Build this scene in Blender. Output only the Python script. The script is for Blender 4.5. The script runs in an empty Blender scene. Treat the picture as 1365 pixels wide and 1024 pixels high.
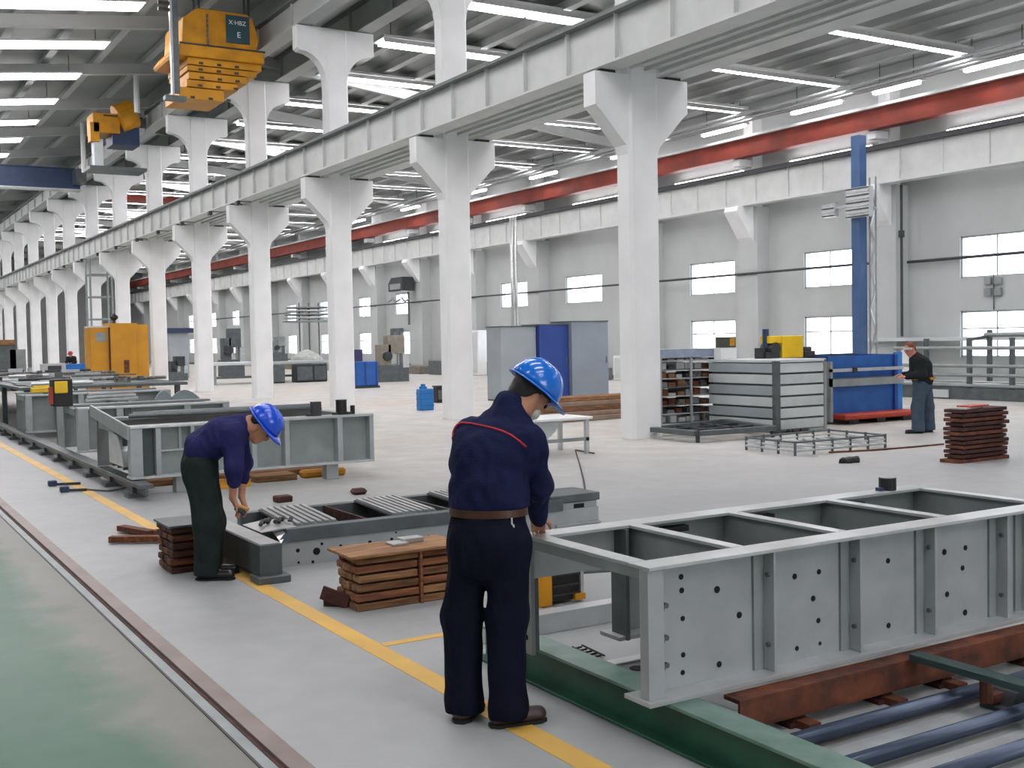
import bpy, bmesh, math, random
import numpy as np
from mathutils import Vector, Matrix, noise
random.seed(7)
sc = bpy.context.scene
COL = sc.collection
PI = math.pi

# ------------------------------------------------------------------ camera
CAM_H = 1.75
FPX, CX, CY = 1500.0, 682.5, 512.0          # focal length in pixels of the 1365 x 1024 frame
YAW, PITCH, ROLL = 0.54374, -0.04015, -0.019
def cam_axes():
    f = Vector((math.sin(YAW)*math.cos(PITCH), math.cos(YAW)*math.cos(PITCH), math.sin(PITCH)))
    r = Vector((math.cos(YAW), -math.sin(YAW), 0)); u = r.cross(f)
    return (math.cos(ROLL)*r + math.sin(ROLL)*u, -math.sin(ROLL)*r + math.cos(ROLL)*u, f)
CR, CU, CF = cam_axes()
CPOS = Vector((0, 0, CAM_H))
cd = bpy.data.cameras.new('camera'); cam = bpy.data.objects.new('camera', cd); COL.objects.link(cam)
cd.sensor_width = 36.0; cd.sensor_fit = 'HORIZONTAL'; cd.lens = FPX*36.0/1365.0
cd.clip_start = 0.05; cd.clip_end = 400
cam.matrix_world = Matrix(((CR.x, CU.x, -CF.x, 0), (CR.y, CU.y, -CF.y, 0), (CR.z, CU.z, -CF.z, CAM_H), (0, 0, 0, 1)))
sc.camera = cam

# ------------------------------------------------------------------ light
WORLD_STRENGTH = 4.0
LAMP_STRENGTH = 13.0
sc.view_settings.view_transform = 'Standard'
sc.view_settings.look = 'None'
sc.view_settings.gamma = 1.0
sc.view_settings.use_curve_mapping = False
sc.view_settings.exposure = 0.5
w = bpy.data.worlds.new('overcast_sky'); sc.world = w; w.use_nodes = True
bg = w.node_tree.nodes['Background']
bg.inputs[0].default_value = (0.93, 0.96, 1.0, 1); bg.inputs[1].default_value = WORLD_STRENGTH

# ------------------------------------------------------------------ helpers: pixels to places
def ray(px, py):
    return CF + (px-CX)/FPX*CR - (py-CY)/FPX*CU
def gp(px, py, z=0.0):                      # where a pixel meets the horizontal plane z
    d = ray(px, py); t = (z-CAM_H)/d.z; return CPOS + d*t
def onX(px, py, X):
    d = ray(px, py); return CPOS + d*(X/d.x)
def onY(px, py, Y):
    d = ray(px, py); return CPOS + d*(Y/d.y)
def on_depth(px, py, dep):
    return CPOS + ray(px, py)*dep
def on_plane(px, py, p0, n):
    d = ray(px, py); return CPOS + d*((Vector(p0)-CPOS).dot(Vector(n))/d.dot(Vector(n)))

# ------------------------------------------------------------------ materials
def lin(c):
    return tuple(((v/255.0)/12.92 if v/255.0 <= 0.04045 else ((v/255.0+0.055)/1.055)**2.4) for v in c)
MATS = {}
def mat(name, rgb, rough=0.6, metal=0.0, var=0.12, scale=6.0, bump=0.0, bscale=40.0, emit=0.0, spec=None, stretch=None, rgb2=None, coat=0.0, lo=0.35, hi=0.7):
    if name in MATS: return MATS[name]
    m = bpy.data.materials.new(name); m.use_nodes = True
    nt = m.node_tree; b = nt.nodes['Principled BSDF']
    c = lin(rgb)
    b.inputs['Roughness'].default_value = rough; b.inputs['Metallic'].default_value = metal
    if spec is not None: b.inputs['Specular IOR Level'].default_value = spec
    if coat: b.inputs['Coat Weight'].default_value = coat; b.inputs['Coat Roughness'].default_value = 0.12
    tc = nt.nodes.new('ShaderNodeTexCoord'); mp = nt.nodes.new('ShaderNodeMapping')
    nt.links.new(tc.outputs['Object'], mp.inputs[0])
    if stretch: mp.inputs['Scale'].default_value = stretch
    nz = nt.nodes.new('ShaderNodeTexNoise'); nz.inputs['Scale'].default_value = scale; nz.inputs['Detail'].default_value = 6
    nt.links.new(mp.outputs[0], nz.inputs['Vector'])
    rp = nt.nodes.new('ShaderNodeValToRGB')
    c2 = lin(rgb2) if rgb2 else tuple(v*(1-var) for v in c)
    c1 = c if rgb2 else tuple(min(1, v*(1+var*0.6)) for v in c)
    rp.color_ramp.elements[0].position = lo; rp.color_ramp.elements[1].position = hi
    rp.color_ramp.elements[0].color = (*c2, 1); rp.color_ramp.elements[1].color = (*c1, 1)
    nt.links.new(nz.outputs['Fac'], rp.inputs[0]); nt.links.new(rp.outputs[0], b.inputs['Base Color'])
    if bump:
        n2 = nt.nodes.new('ShaderNodeTexNoise'); n2.inputs['Scale'].default_value = bscale; n2.inputs['Detail'].default_value = 4
        nt.links.new(mp.outputs[0], n2.inputs['Vector'])
        bp = nt.nodes.new('ShaderNodeBump'); bp.inputs['Strength'].default_value = bump; bp.inputs['Distance'].default_value = 0.02
        nt.links.new(n2.outputs['Fac'], bp.inputs['Height']); nt.links.new(bp.outputs[0], b.inputs['Normal'])
    if emit:
        b.inputs['Emission Color'].default_value = (*c, 1); b.inputs['Emission Strength'].default_value = emit
    MATS[name] = m; return m

M_COL = mat('white_paint', (227, 229, 229), 0.7, var=0.05, scale=1.5)
M_WALL = mat('wall_paint', (182, 186, 185), 0.8, var=0.06, scale=0.8)
M_ROOF = mat('roof_sheet', (152, 156, 154), 0.6, var=0.10, scale=0.6)
M_PURLIN = mat('purlin_paint', (180, 183, 182), 0.6, var=0.08, scale=0.9)
M_GIRD = mat('girder_paint', (196, 199, 197), 0.55, var=0.08, scale=2.0)
M_GEDGE = mat('girder_edge', (112, 116, 116), 0.6, var=0.15, scale=3.0)
M_ORANGE = mat('orange_paint', (128, 46, 28), 0.6, var=0.3, scale=1.2)
M_DARK = mat('dark_steel', (52, 55, 58), 0.5, var=0.3, scale=8)
M_BLACK = mat('black_paint', (26, 26, 28), 0.5, var=0.3, scale=10)
M_STEEL = mat('primer_grey', (166, 171, 172), 0.42, metal=0.15, var=0.10, scale=5.0, bump=0.05, bscale=60)
M_STEEL2 = mat('primer_grey_dull', (142, 149, 149), 0.5, metal=0.1, var=0.14, scale=4.0, bump=0.05)
M_STEELL = mat('pale_steel', (194, 198, 199), 0.28, metal=0.35, var=0.12, scale=6.0)  # paler tone puts the overhead glare on flange tops into the colour
M_STEELD = mat('grey_steel_dark', (92, 99, 101), 0.45, metal=0.2, var=0.2, scale=6.0)
M_BARE = mat('bare_steel', (190, 192, 192), 0.3, metal=0.6, var=0.12, scale=10)
M_GREEN = mat('green_paint', (34, 88, 66), 0.4, var=0.25, scale=5.0)
M_RUST = mat('rust', (122, 66, 38), 0.7, var=0.0, scale=7.0, rgb2=(66, 34, 24), bump=0.2)
M_RUST2 = mat('dark_rust', (84, 44, 36), 0.75, var=0.0, scale=9.0, rgb2=(46, 24, 22), bump=0.2)
M_PIPE = mat('slate_blue_pipe', (74, 86, 106), 0.3, metal=0.4, var=0.15, scale=5.0)
M_YELLOW = mat('crane_yellow', (200, 138, 16), 0.5, var=0.3, scale=2.0)
M_YELLOW2 = mat('bright_yellow', (238, 196, 24), 0.45, var=0.12, scale=3.0)
M_OCHRE = mat('ochre_door', (206, 146, 22), 0.5, var=0.0, rgb2=(186, 128, 18), scale=1.2)
M_BLUE = mat('blue_paint', (30, 92, 168), 0.45, var=0.18, scale=4.0)
M_BLUE2 = mat('deep_blue_panel', (40, 70, 146), 0.5, var=0.10, scale=2.0)
M_NAVYP = mat('navy_paint', (38, 56, 88), 0.5, var=0.15, scale=3.0)
M_POLEB = mat('steel_blue_paint', (58, 88, 132), 0.45, var=0.12, scale=2.0)
M_RED = mat('red_orange_paint', (178, 62, 40), 0.5, var=0.2, scale=4.0)
M_BROWNR = mat('brown_rail', (132, 118, 112), 0.5, metal=0.2, var=0.2, scale=3.0)
M_PANELG = mat('grey_panel', (160, 168, 172), 0.5, var=0.08, scale=1.5)
M_PANELW = mat('pale_panel', (196, 202, 203), 0.55, var=0.06, scale=2.0)
M_ALU = mat('aluminium', (186, 190, 192), 0.3, metal=0.5, var=0.12, scale=6)
M_HOLE = mat('hole_black', (14, 14, 15), 0.9, var=0.0)
M_CLUT = mat('mixed_metal', (150, 150, 146), 0.5, metal=0.3, var=0.0, rgb2=(70, 66, 60), scale=14)
M_SIGN = mat('sign_teal', (44, 74, 84), 0.5, var=0.1)
M_LETTER = mat('letter_white', (230, 234, 232), 0.5, var=0.03)
M_RUBBER = mat('black_rubber', (20, 20, 21), 0.7, var=0.2, scale=12)
M_WOODS = [mat('wood_%s' % n, c, 0.75, var=0.0, rgb2=c2, scale=3.0, stretch=(1.5, 14, 14), bump=0.15, bscale=20)
           for n, c, c2 in (('tan', (170, 128, 86), (116, 80, 50)), ('brown', (146, 104, 66), (94, 64, 40)), ('red', (156, 100, 66), (104, 64, 42)))]
M_WOODD = [mat('wood_dark_%s' % n, c, 0.75, var=0.0, rgb2=c2, scale=3.0, stretch=(1.5, 14, 14), bump=0.15, bscale=20)
           for n, c, c2 in (('a', (124, 66, 36), (62, 34, 22)), ('b', (92, 52, 32), (48, 28, 20)), ('c', (140, 80, 40), (80, 44, 26)))]
def glass_mat():
    m = bpy.data.materials.new('window_glass'); m.use_nodes = True; nt = m.node_tree
    b = nt.nodes['Principled BSDF']; out = nt.nodes['Material Output']
    b.inputs['Base Color'].default_value = (1, 1, 1, 1); b.inputs['Roughness'].default_value = 0.1
    tr = nt.nodes.new('ShaderNodeBsdfTransparent'); tr.inputs[0].default_value = (0.97, 0.98, 1, 1)
    mx = nt.nodes.new('ShaderNodeMixShader'); mx.inputs[0].default_value = 0.08
    nt.links.new(tr.outputs[0], mx.inputs[1]); nt.links.new(b.outputs[0], mx.inputs[2]); nt.links.new(mx.outputs[0], out.inputs[0])
    return m
M_GLASS = glass_mat()
M_TUBE = mat('lamp_tube', (255, 250, 253), 0.5, var=0.0, emit=LAMP_STRENGTH)

# ------------------------------------------------------------------ helpers: meshes
class MB:
    def __init__(s): s.v = []; s.f = []
    def add(s, vs, fs):
        o = len(s.v); s.v += [tuple(v) for v in vs]; s.f += [tuple(i+o for i in f) for f in fs]; return s
    def box(s, x0, x1, y0, y1, z0, z1):
        return s.add([(x0,y0,z0),(x1,y0,z0),(x1,y1,z0),(x0,y1,z0),(x0,y0,z1),(x1,y0,z1),(x1,y1,z1),(x0,y1,z1)],
                     [(0,3,2,1),(4,5,6,7),(0,1,5,4),(1,2,6,5),(2,3,7,6),(3,0,4,7)])
    def bar(s, p0, p1, w, h, up=(0,0,1)):
        p0 = Vector(p0); p1 = Vector(p1); d = (p1-p0).normalized(); up = Vector(up)
        if abs(d.dot(up)) > 0.98: up = Vector((1,0,0))
        l = d.cross(up).normalized(); u = l.cross(d).normalized(); l = l*w/2; u = u*h/2
        vs = [p0-l-u, p0+l-u, p0+l+u, p0-l+u, p1-l-u, p1+l-u, p1+l+u, p1-l+u]
        return s.add(vs, [(0,1,2,3),(7,6,5,4),(0,4,5,1),(1,5,6,2),(2,6,7,3),(3,7,4,0)])
    def cyl(s, p0, p1, r, n=12, r1=None, caps=True):
        p0 = Vector(p0); p1 = Vector(p1); d = (p1-p0).normalized(); r1 = r if r1 is None else r1
        a = d.orthogonal().normalized(); b = d.cross(a)
        vs = []
        for p, q in ((p0, r), (p1, r1)):
            for i in range(n):
                t = 2*PI*i/n; vs.append(p + a*math.cos(t)*q + b*math.sin(t)*q)
        fs = [(i, (i+1)%n, n+(i+1)%n, n+i) for i in range(n)]
        if caps: fs += [tuple(range(n-1,-1,-1)), tuple(range(n, 2*n))]
        return s.add(vs, fs)
    def prism(s, poly, axis, a, b):          # poly in the two other axes (cyclic order y,z / x,z / x,y), swept from a to b
        n = len(poly); vs = []
        for c in (a, b):
            for p in poly:
                vs.append({'x': (c, p[0], p[1]), 'y': (p[0], c, p[1]), 'z': (p[0], p[1], c)}[axis])
        fs = [(i, (i+1)%n, n+(i+1)%n, n+i) for i in range(n)] + [tuple(range(n-1,-1,-1)), tuple(range(n, 2*n))]
        return s.add(vs, fs)
    def tube(s, pts, r, n=8):
        for i in range(len(pts)-1): s.cyl(pts[i], pts[i+1], r, n)
        return s
    def sweep(s, pts, r, n=6):
        pts = [Vector(p) for p in pts]; rings = []; a = None
        for i, p in enumerate(pts):
            d = (pts[min(i+1, len(pts)-1)] - pts[max(i-1, 0)]).normalized()
            a = d.orthogonal().normalized() if a is None else (a - d*a.dot(d)).normalized()
            b = d.cross(a); rings.append([p + a*math.cos(2*PI*k/n)*r + b*math.sin(2*PI*k/n)*r for k in range(n)])
        fs = [(i*n+k, i*n+(k+1)%n, (i+1)*n+(k+1)%n, (i+1)*n+k) for i in range(len(pts)-1) for k in range(n)]
        fs += [tuple(range(n-1,-1,-1)), tuple(range((len(pts)-1)*n, len(pts)*n))]
        return s.add([v for q in rings for v in q], fs)
    def build(s, name, m, parent=None, smooth=False, bevel=0.0, weld=False):
        me = bpy.data.meshes.new(name); me.from_pydata(s.v, [], s.f)
        bm = bmesh.new(); bm.from_mesh(me); bmesh.ops.recalc_face_normals(bm, faces=bm.faces); bm.to_mesh(me); bm.free()
        return link(name, me, m, parent, smooth, bevel)
def link(name, me, m, parent=None, smooth=False, bevel=0.0):
    o = bpy.data.objects.new(name, me); COL.objects.link(o)
    if m is not None and not me.materials: me.materials.append(m)
    if smooth:
        for p in me.polygons: p.use_smooth = True
    if bevel:
        bv = o.modifiers.new('bevel', 'BEVEL'); bv.width = bevel; bv.segments = 1; bv.limit_method = 'ANGLE'
    if parent:
        o.parent = parent; o.matrix_parent_inverse = Matrix.Translation(-Vector(parent.location)) if parent.type == 'EMPTY' else Matrix()
    return o
def inst(src, parent, offset):               # a copy of a mesh part that shares its mesh data, moved by offset
    o = src.copy(); COL.objects.link(o); o.parent = parent
    o.matrix_parent_inverse = src.matrix_parent_inverse.copy(); o.location = Vector(src.location) + Vector(offset); return o
def thing(name, label, cat, loc=(0,0,0), group=None):
    o = bpy.data.objects.new(name, None); COL.objects.link(o); o.location = loc; o.empty_display_size = 0.2
    return tag(o, label, cat, group)
def tag(o, label=None, cat=None, group=None, kind=None):
    if label: o['label'] = label
    if cat: o['category'] = cat
    if group: o['group'] = group
    if kind: o['kind'] = kind
    return o
def B(x0, x1, y0, y1, z0, z1): return MB().box(x0, x1, y0, y1, z0, z1)
def copy_tree(o, offset, label=None):        # a thing with copies of its parts and sub-parts
    r = o.copy(); COL.objects.link(r); r.location = Vector(o.location) + Vector(offset)
    if label: r['label'] = label
    for ch in list(o.children):
        c = ch.copy(); COL.objects.link(c); c.parent = r; c.matrix_parent_inverse = ch.matrix_parent_inverse.copy()
        for g in list(ch.children):
            e = g.copy(); COL.objects.link(e); e.parent = c; e.matrix_parent_inverse = g.matrix_parent_inverse.copy()
    return r

# ================================================================== the setting
Y0, Y1 = -20.0, 128.0
XW = 28.0            # inner face of the right wall
XL = -13.0           # inner face of the left wall
RX, RZL, RZ, EZ = 12.0, 12.42, 11.3, 9.45         # step between the two roofs, eave at the windowed wall
def roof_z(x): return RZL - (RX-x)*0.11 if x < RX else RZ - (x-RX)*(RZ-EZ)/(XW-RX)

# ---- floor: grey coating, worn green walkway beyond the crane rail
def floor_mat():
    m = bpy.data.materials.new('floor_coating'); m.use_nodes = True; nt = m.node_tree; b = nt.nodes['Principled BSDF']
    N = nt.nodes.new; L = nt.links.new
    tc = N('ShaderNodeTexCoord'); sx = N('ShaderNodeSeparateXYZ'); L(tc.outputs['Object'], sx.inputs[0])
    n1 = N('ShaderNodeTexNoise'); n1.inputs['Scale'].default_value = 0.55; n1.inputs['Detail'].default_value = 7; L(tc.outputs['Object'], n1.inputs['Vector'])
    n2 = N('ShaderNodeTexNoise'); n2.inputs['Scale'].default_value = 5.0; n2.inputs['Detail'].default_value = 6; L(tc.outputs['Object'], n2.inputs['Vector'])
    n3 = N('ShaderNodeTexNoise'); n3.inputs['Scale'].default_value = 1.6; n3.inputs['Detail'].default_value = 5; L(tc.outputs['Object'], n3.inputs['Vector'])
    grey = N('ShaderNodeValToRGB'); grey.color_ramp.elements[0].position = .3; grey.color_ramp.elements[1].position = .72
    grey.color_ramp.elements[0].color = (*lin((156, 159, 160)), 1); grey.color_ramp.elements[1].color = (*lin((174, 177, 177)), 1); L(n1.outputs['Fac'], grey.inputs[0])
    # reflected light on the far floor, painted in as a lighter, warmer tone
    warm = N('ShaderNodeValToRGB'); warm.color_ramp.elements[0].position = .35; warm.color_ramp.elements[1].position = .7
    warm.color_ramp.elements[0].color = (*lin((184, 183, 178)), 1); warm.color_ramp.elements[1].color = (*lin((204, 203, 198)), 1); L(n3.outputs['Fac'], warm.inputs[0])
    fy = N('ShaderNodeMapRange'); fy.inputs['From Min'].default_value = 9.5; fy.inputs['From Max'].default_value = 14.0; L(sx.outputs['Y'], fy.inputs['Value'])
    fx = N('ShaderNodeMapRange'); fx.inputs['From Min'].default_value = 3.0; fx.inputs['From Max'].default_value = 6.0; L(sx.outputs['X'], fx.inputs['Value'])
    fm = N('ShaderNodeMath'); fm.operation = 'MULTIPLY'; L(fy.outputs[0], fm.inputs[0]); L(fx.outputs[0], fm.inputs[1])
    mx0 = N('ShaderNodeMixRGB'); L(fm.outputs[0], mx0.inputs[0]); L(grey.outputs[0], mx0.inputs[1]); L(warm.outputs[0], mx0.inputs[2])
    # rusty tan dust swept over the lighter part
    dm = N('ShaderNodeMapping'); dm.inputs['Scale'].default_value = (0.18, 0.5, 1); L(tc.outputs['Object'], dm.inputs[0])
    n4 = N('ShaderNodeTexNoise'); n4.inputs['Scale'].default_value = 1.0; n4.inputs['Detail'].default_value = 5; L(dm.outputs[0], n4.inputs['Vector'])
    dr = N('ShaderNodeValToRGB'); dr.color_ramp.elements[0].position = .52; dr.color_ramp.elements[1].position = .72
    dr.color_ramp.elements[0].color = (0, 0, 0, 1); dr.color_ramp.elements[1].color = (.55, .55, .55, 1); L(n4.outputs['Fac'], dr.inputs[0])
    dmul = N('ShaderNodeMath'); dmul.operation = 'MULTIPLY'; L(dr.outputs[0], dmul.inputs[0]); L(fm.outputs[0], dmul.inputs[1])
    mx1 = N('ShaderNodeMixRGB'); mx1.inputs[2].default_value = (*lin((196, 172, 148)), 1); L(dmul.outputs[0], mx1.inputs[0]); L(mx0.outputs[0], mx1.inputs[1])
    # green walkway, edge worn ragged
    ad = N('ShaderNodeMath'); ad.operation = 'MULTIPLY_ADD'; ad.inputs[1].default_value = 0.75; L(n3.outputs['Fac'], ad.inputs[0]); L(sx.outputs['X'], ad.inputs[2])
    gr = N('ShaderNodeMapRange'); gr.inputs['From Min'].default_value = 1.36; gr.inputs['From Max'].default_value = 1.66; gr.inputs['To Min'].default_value = 1; gr.inputs['To Max'].default_value = 0; L(ad.outputs[0], gr.inputs['Value'])
    gcol = N('ShaderNodeValToRGB'); gcol.color_ramp.elements[0].color = (*lin((38, 92, 68)), 1); gcol.color_ramp.elements[1].color = (*lin((56, 104, 82)), 1); L(n2.outputs['Fac'], gcol.inputs[0])
    lt = N('ShaderNodeMath'); lt.operation = 'LESS_THAN'; lt.inputs[1].default_value = 1.45; L(sx.outputs['X'], lt.inputs[0])
    wornm = N('ShaderNodeMixRGB'); wornm.inputs[2].default_value = (*lin((120, 121, 114)), 1); L(lt.outputs[0], wornm.inputs[0]); L(mx1.outputs[0], wornm.inputs[1])
    mx2 = N('ShaderNodeMixRGB'); L(gr.outputs[0], mx2.inputs[0]); L(wornm.outputs[0], mx2.inputs[1]); L(gcol.outputs[0], mx2.inputs[2])
    # fine dirt
    mul = N('ShaderNodeMixRGB'); mul.blend_type = 'MULTIPLY'; mul.inputs[0].default_value = 0.22; L(mx2.outputs[0], mul.inputs[1]); L(n2.outputs['Fac'], mul.inputs[2])
    L(mul.outputs[0], b.inputs['Base Color'])
    rr = N('ShaderNodeMapRange'); rr.inputs['To Min'].default_value = 0.4; rr.inputs['To Max'].default_value = 0.58; L(n1.outputs['Fac'], rr.inputs['Value']); L(rr.outputs[0], b.inputs['Roughness'])
    b.inputs['Specular IOR Level'].default_value = 0.4
    return m
fl = B(XL-.3, XW+.3, Y0, Y1, -.2, 0).build('floor', floor_mat()); tag(fl, kind='structure')

M_LINE = mat('yellow_floor_paint', (226, 182, 84), 0.5, var=0.0, rgb2=(206, 166, 86), scale=2.2)
t = B(2.53, 2.655, -2, 60, 0, .003).build('trim_1', M_LINE); tag(t, 'worn yellow line painted along the grey floor', kind='structure')
t = B(2.66, 4.4, 5.86, 5.93, 0, .003).build('trim_2', M_LINE); tag(t, 'short yellow cross line branching off the long floor line', kind='structure')
rail = thing('floor_rail', 'brown steel crane rail let into the floor beside the green walkway', 'rail', (1.55, 20, 0))
B(1.535, 1.625, -6, 110, 0, .022).build('rail_head', M_BROWNR, rail)
B(1.515, 1.535, -6, 110, 0, .008).build('gap', M_RUST2, rail)
B(1.462, 1.515, -6, 110, 0, .004).build('filler_strip', M_STEEL2, rail)
B(1.45, 1.462, -6, 110, 0, .005).build('joint', M_BLACK, rail)

# ---- roof
def roof_slab(xa, xb, name):
    za, zb = roof_z(xa+1e-4), roof_z(xb-1e-4)
    return MB().prism([(xa, za), (xb, zb), (xb, zb+.15), (xa, za+.15)], 'y', Y0, Y1)
ceil = roof_slab(XL-.3, RX, '').build('ceiling', M_ROOF); tag(ceil, kind='structure')
ceil2 = roof_slab(RX, XW+.3, '').build('ceiling_right', M_ROOF); tag(ceil2, kind='structure')
fs = B(RX-.05, RX+.05, Y0, Y1, RZ-.1, RZL+.1).build('wall_step', M_ROOF); tag(fs, kind='structure')
def purlin(x, par):
    z = roof_z(x); return MB().box(x-.045, x+.045, Y0, Y1, z-.24, z+.02).box(x-.12, x+.12, Y0, Y1, z-.26, z-.235).build('purlin', M_PURLIN, par)
x = XL+1.0
while x < RX-.3: purlin(x, ceil); x += 1.7
x = RX+.7
while x < XW-.3: purlin(x, ceil2); x += 1.1
COLX = 11.93
COLY = [15.45 + 6.63*i for i in range(17)]
for y in [COLY[0]-6.63*k for k in range(5, 0, -1)] + COLY:
    for xa, xb, par in ((XL, RX-.05, ceil), (RX+.05, XW, ceil2)):
        za, zb = roof_z(xa)-.27, roof_z(xb)-.27
        if par is ceil2 and y < 30: continue
        dp = .34 if par is ceil else .3
        MB().prism([(xa, za-dp), (xb, zb-dp), (xb, zb), (xa, za)], 'y', y-.05, y+.05).prism([(xa, za-dp-.05), (xb, zb-dp-.05), (xb, zb-dp), (xa, za-dp)], 'y', y-.1, y+.1).build('rafter', M_PURLIN, par)

# ---- right wall with its window openings
WIN_Y = [(13.0, 15.4), (18.85, 21.18), (25.08, 27.28), (30.65, 33.12), (38.82, 41.55), (44.7, 47.23), (50.4, 52.6), (57.4, 59.2), (62.7, 64.5), (69.0, 70.9), (75.4, 77.2), (82, 84), (88, 90), (94.5, 96.5), (101, 103)]
ZB, ZT = (0.97, 2.3), (3.24, 4.45)
def wall_grid(x0, x1, ys, zrows, name, ztop):
    mb = MB(); cuts = sorted(set([Y0, Y1] + [v for y in ys for v in y]))
    for a, b in zip(cuts[:-1], cuts[1:]):
        inw = any(abs(a-y[0]) < 1e-6 for y in ys)
        if not inw: mb.box(x0, x1, a, b, 0, ztop)
        else:
            z = 0
            for r in zrows: mb.box(x0, x1, a, b, z, r[0]); z = r[1]
            mb.box(x0, x1, a, b, z, ztop)
    return mb
wr = wall_grid(XW, XW+.3, WIN_Y, (ZB, ZT), '', roof_z(XW)+.05).build('wall_right', M_WALL); tag(wr, kind='structure')
n = 0
for (a, b) in WIN_Y:
    for (z0, z1) in (ZB, ZT):
        n += 1
        wo = MB().box(XW+.06, XW+.12, a, a+.05, z0, z1).box(XW+.06, XW+.12, b-.05, b, z0, z1).box(XW+.06, XW+.12, a, b, z0, z0+.05).box(XW+.06, XW+.12, a, b, z1-.05, z1)
        wo = wo.build('window_%d' % n, M_ALU); tag(wo, kind='structure')
        m = (a+b)/2; zz = z0 + (z1-z0)*.62
        B(XW+.07, XW+.11, m-.02, m+.02, z0+.05, z1-.05).build('mullion', M_ALU, wo)
        if z0 < 2: B(XW+.07, XW+.11, a+.05, b-.05, zz-.02, zz+.02).build('transom', M_ALU, wo)
        for (p, q) in ((a+.05, m-.02), (m+.02, b-.05)): B(XW+.085, XW+.095, p, q, z0+.05, z1-.05).build('pane', M_GLASS, wo)
# horizontal dado: greyer band and ledge low on the wall
B(XW-.05, XW, 12, 125, .0, .16).build('baseboard_right', M_STEELD)['kind'] = 'structure'
tag(B(XL-.3, XL, Y0, Y1, 0, roof_z(XL)).build('wall_left', M_WALL), kind='structure')
we = MB().prism([(XL, 0), (XW, 0), (XW, roof_z(XW)), (RX, RZ), (RX, RZL), (XL, roof_z(XL))], 'y', Y1-.3, Y1).build('wall_far', M_WALL); tag(we, kind='structure')
# wall behind the camera; unseen goods door opening added to let daylight in
wb = MB().box(XL, 2, Y0, Y0+.3, 0, 6).box(12, XW, Y0, Y0+.3, 0, 6).prism([(XL, 6), (XW, 6), (XW, roof_z(XW)), (RX, RZ), (RX, RZL), (XL, roof_z(XL))], 'y', Y0, Y0+.3).build('wall_near', M_WALL); tag(wb, kind='structure')

# ---- wall pilasters with corbels, and the crane girder they carry
PIL_Y = [10.6, 17.2, 23.5, 29.4, 35.2, 43.4, 49.2, 55.2, 61.0, 67.0, 73.2, 79.6, 86, 92.2, 98.5, 105, 111.5, 118]
for i, y in enumerate(PIL_Y):
    p = B(27.45, XW, y-.5, y+.5, 0, 6.15).build('pilaster', M_WALL, wr)
    MB().prism([(26.75, 6.15), (27.45, 6.15), (27.45, 4.95), (27.3, 5.1), (26.7, 5.98)], 'y', y-.34, y+.34).build('corbel', M_COL, p)
    B(27.55, XW, y-.22, y+.22, 6.15, 9.3).build('upper_post', M_COL, p)
    B(27.0, 27.55, y-.15, y+.15, 7.55, 7.78).build('bracket', M_COL, p)
g = thing('wall_girder', 'long pale crane girder on the corbels of the windowed wall', 'girder', (27.1, 60, 6.2))
MB().box(27.06, 27.14, 8, 126, 6.2, 7.2).build('web', M_GIRD, g)
B(26.9, 27.3, 8, 126, 6.15, 6.22).build('bottom_flange', M_GIRD, g)
B(26.88, 27.32, 8, 126, 7.18, 7.25).build('top_flange', M_DARK, g)
B(27.05, 27.15, 8, 126, 7.25, 7.36).build('crane_rail', M_DARK, g)
s0 = None
for k in range(78):
    y = 9 + 1.5*k
    if s0 is None: s0 = B(27.0, 27.06, y-.012, y+.012, 6.22, 7.18).build('stiffener', M_GIRD, g)
    else: inst(s0, g, (0, 1.5*k, 0))
o = thing('orange_runway_beam', 'long orange steel runway beam above the windowed wall girder', 'beam', (27.0, 60, 7.8))
B(26.97, 27.03, 8, 126, 7.86, 8.42).build('web', M_ORANGE, o)
B(26.8, 27.2, 8, 126, 7.8, 7.86).build('bottom_flange', M_ORANGE, o)
B(26.8, 27.2, 8, 126, 8.42, 8.5).build('top_flange', M_GIRD, o)
wp = MB().cyl((27.85, 10, 3.85), (27.85, 22.9, 3.83), .045, 8).build('wall_pipe', M_DARK); tag(wp, 'short dark conduit pipe ending beside a pilaster corner', 'pipe')
wp = MB().cyl((27.4, 23.9, 3.86), (27.4, 100, 3.84), .04, 8).build('wall_pipe', M_DARK); tag(wp, 'long thin dark conduit pipe running across the windows and pilasters', 'pipe')

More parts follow.
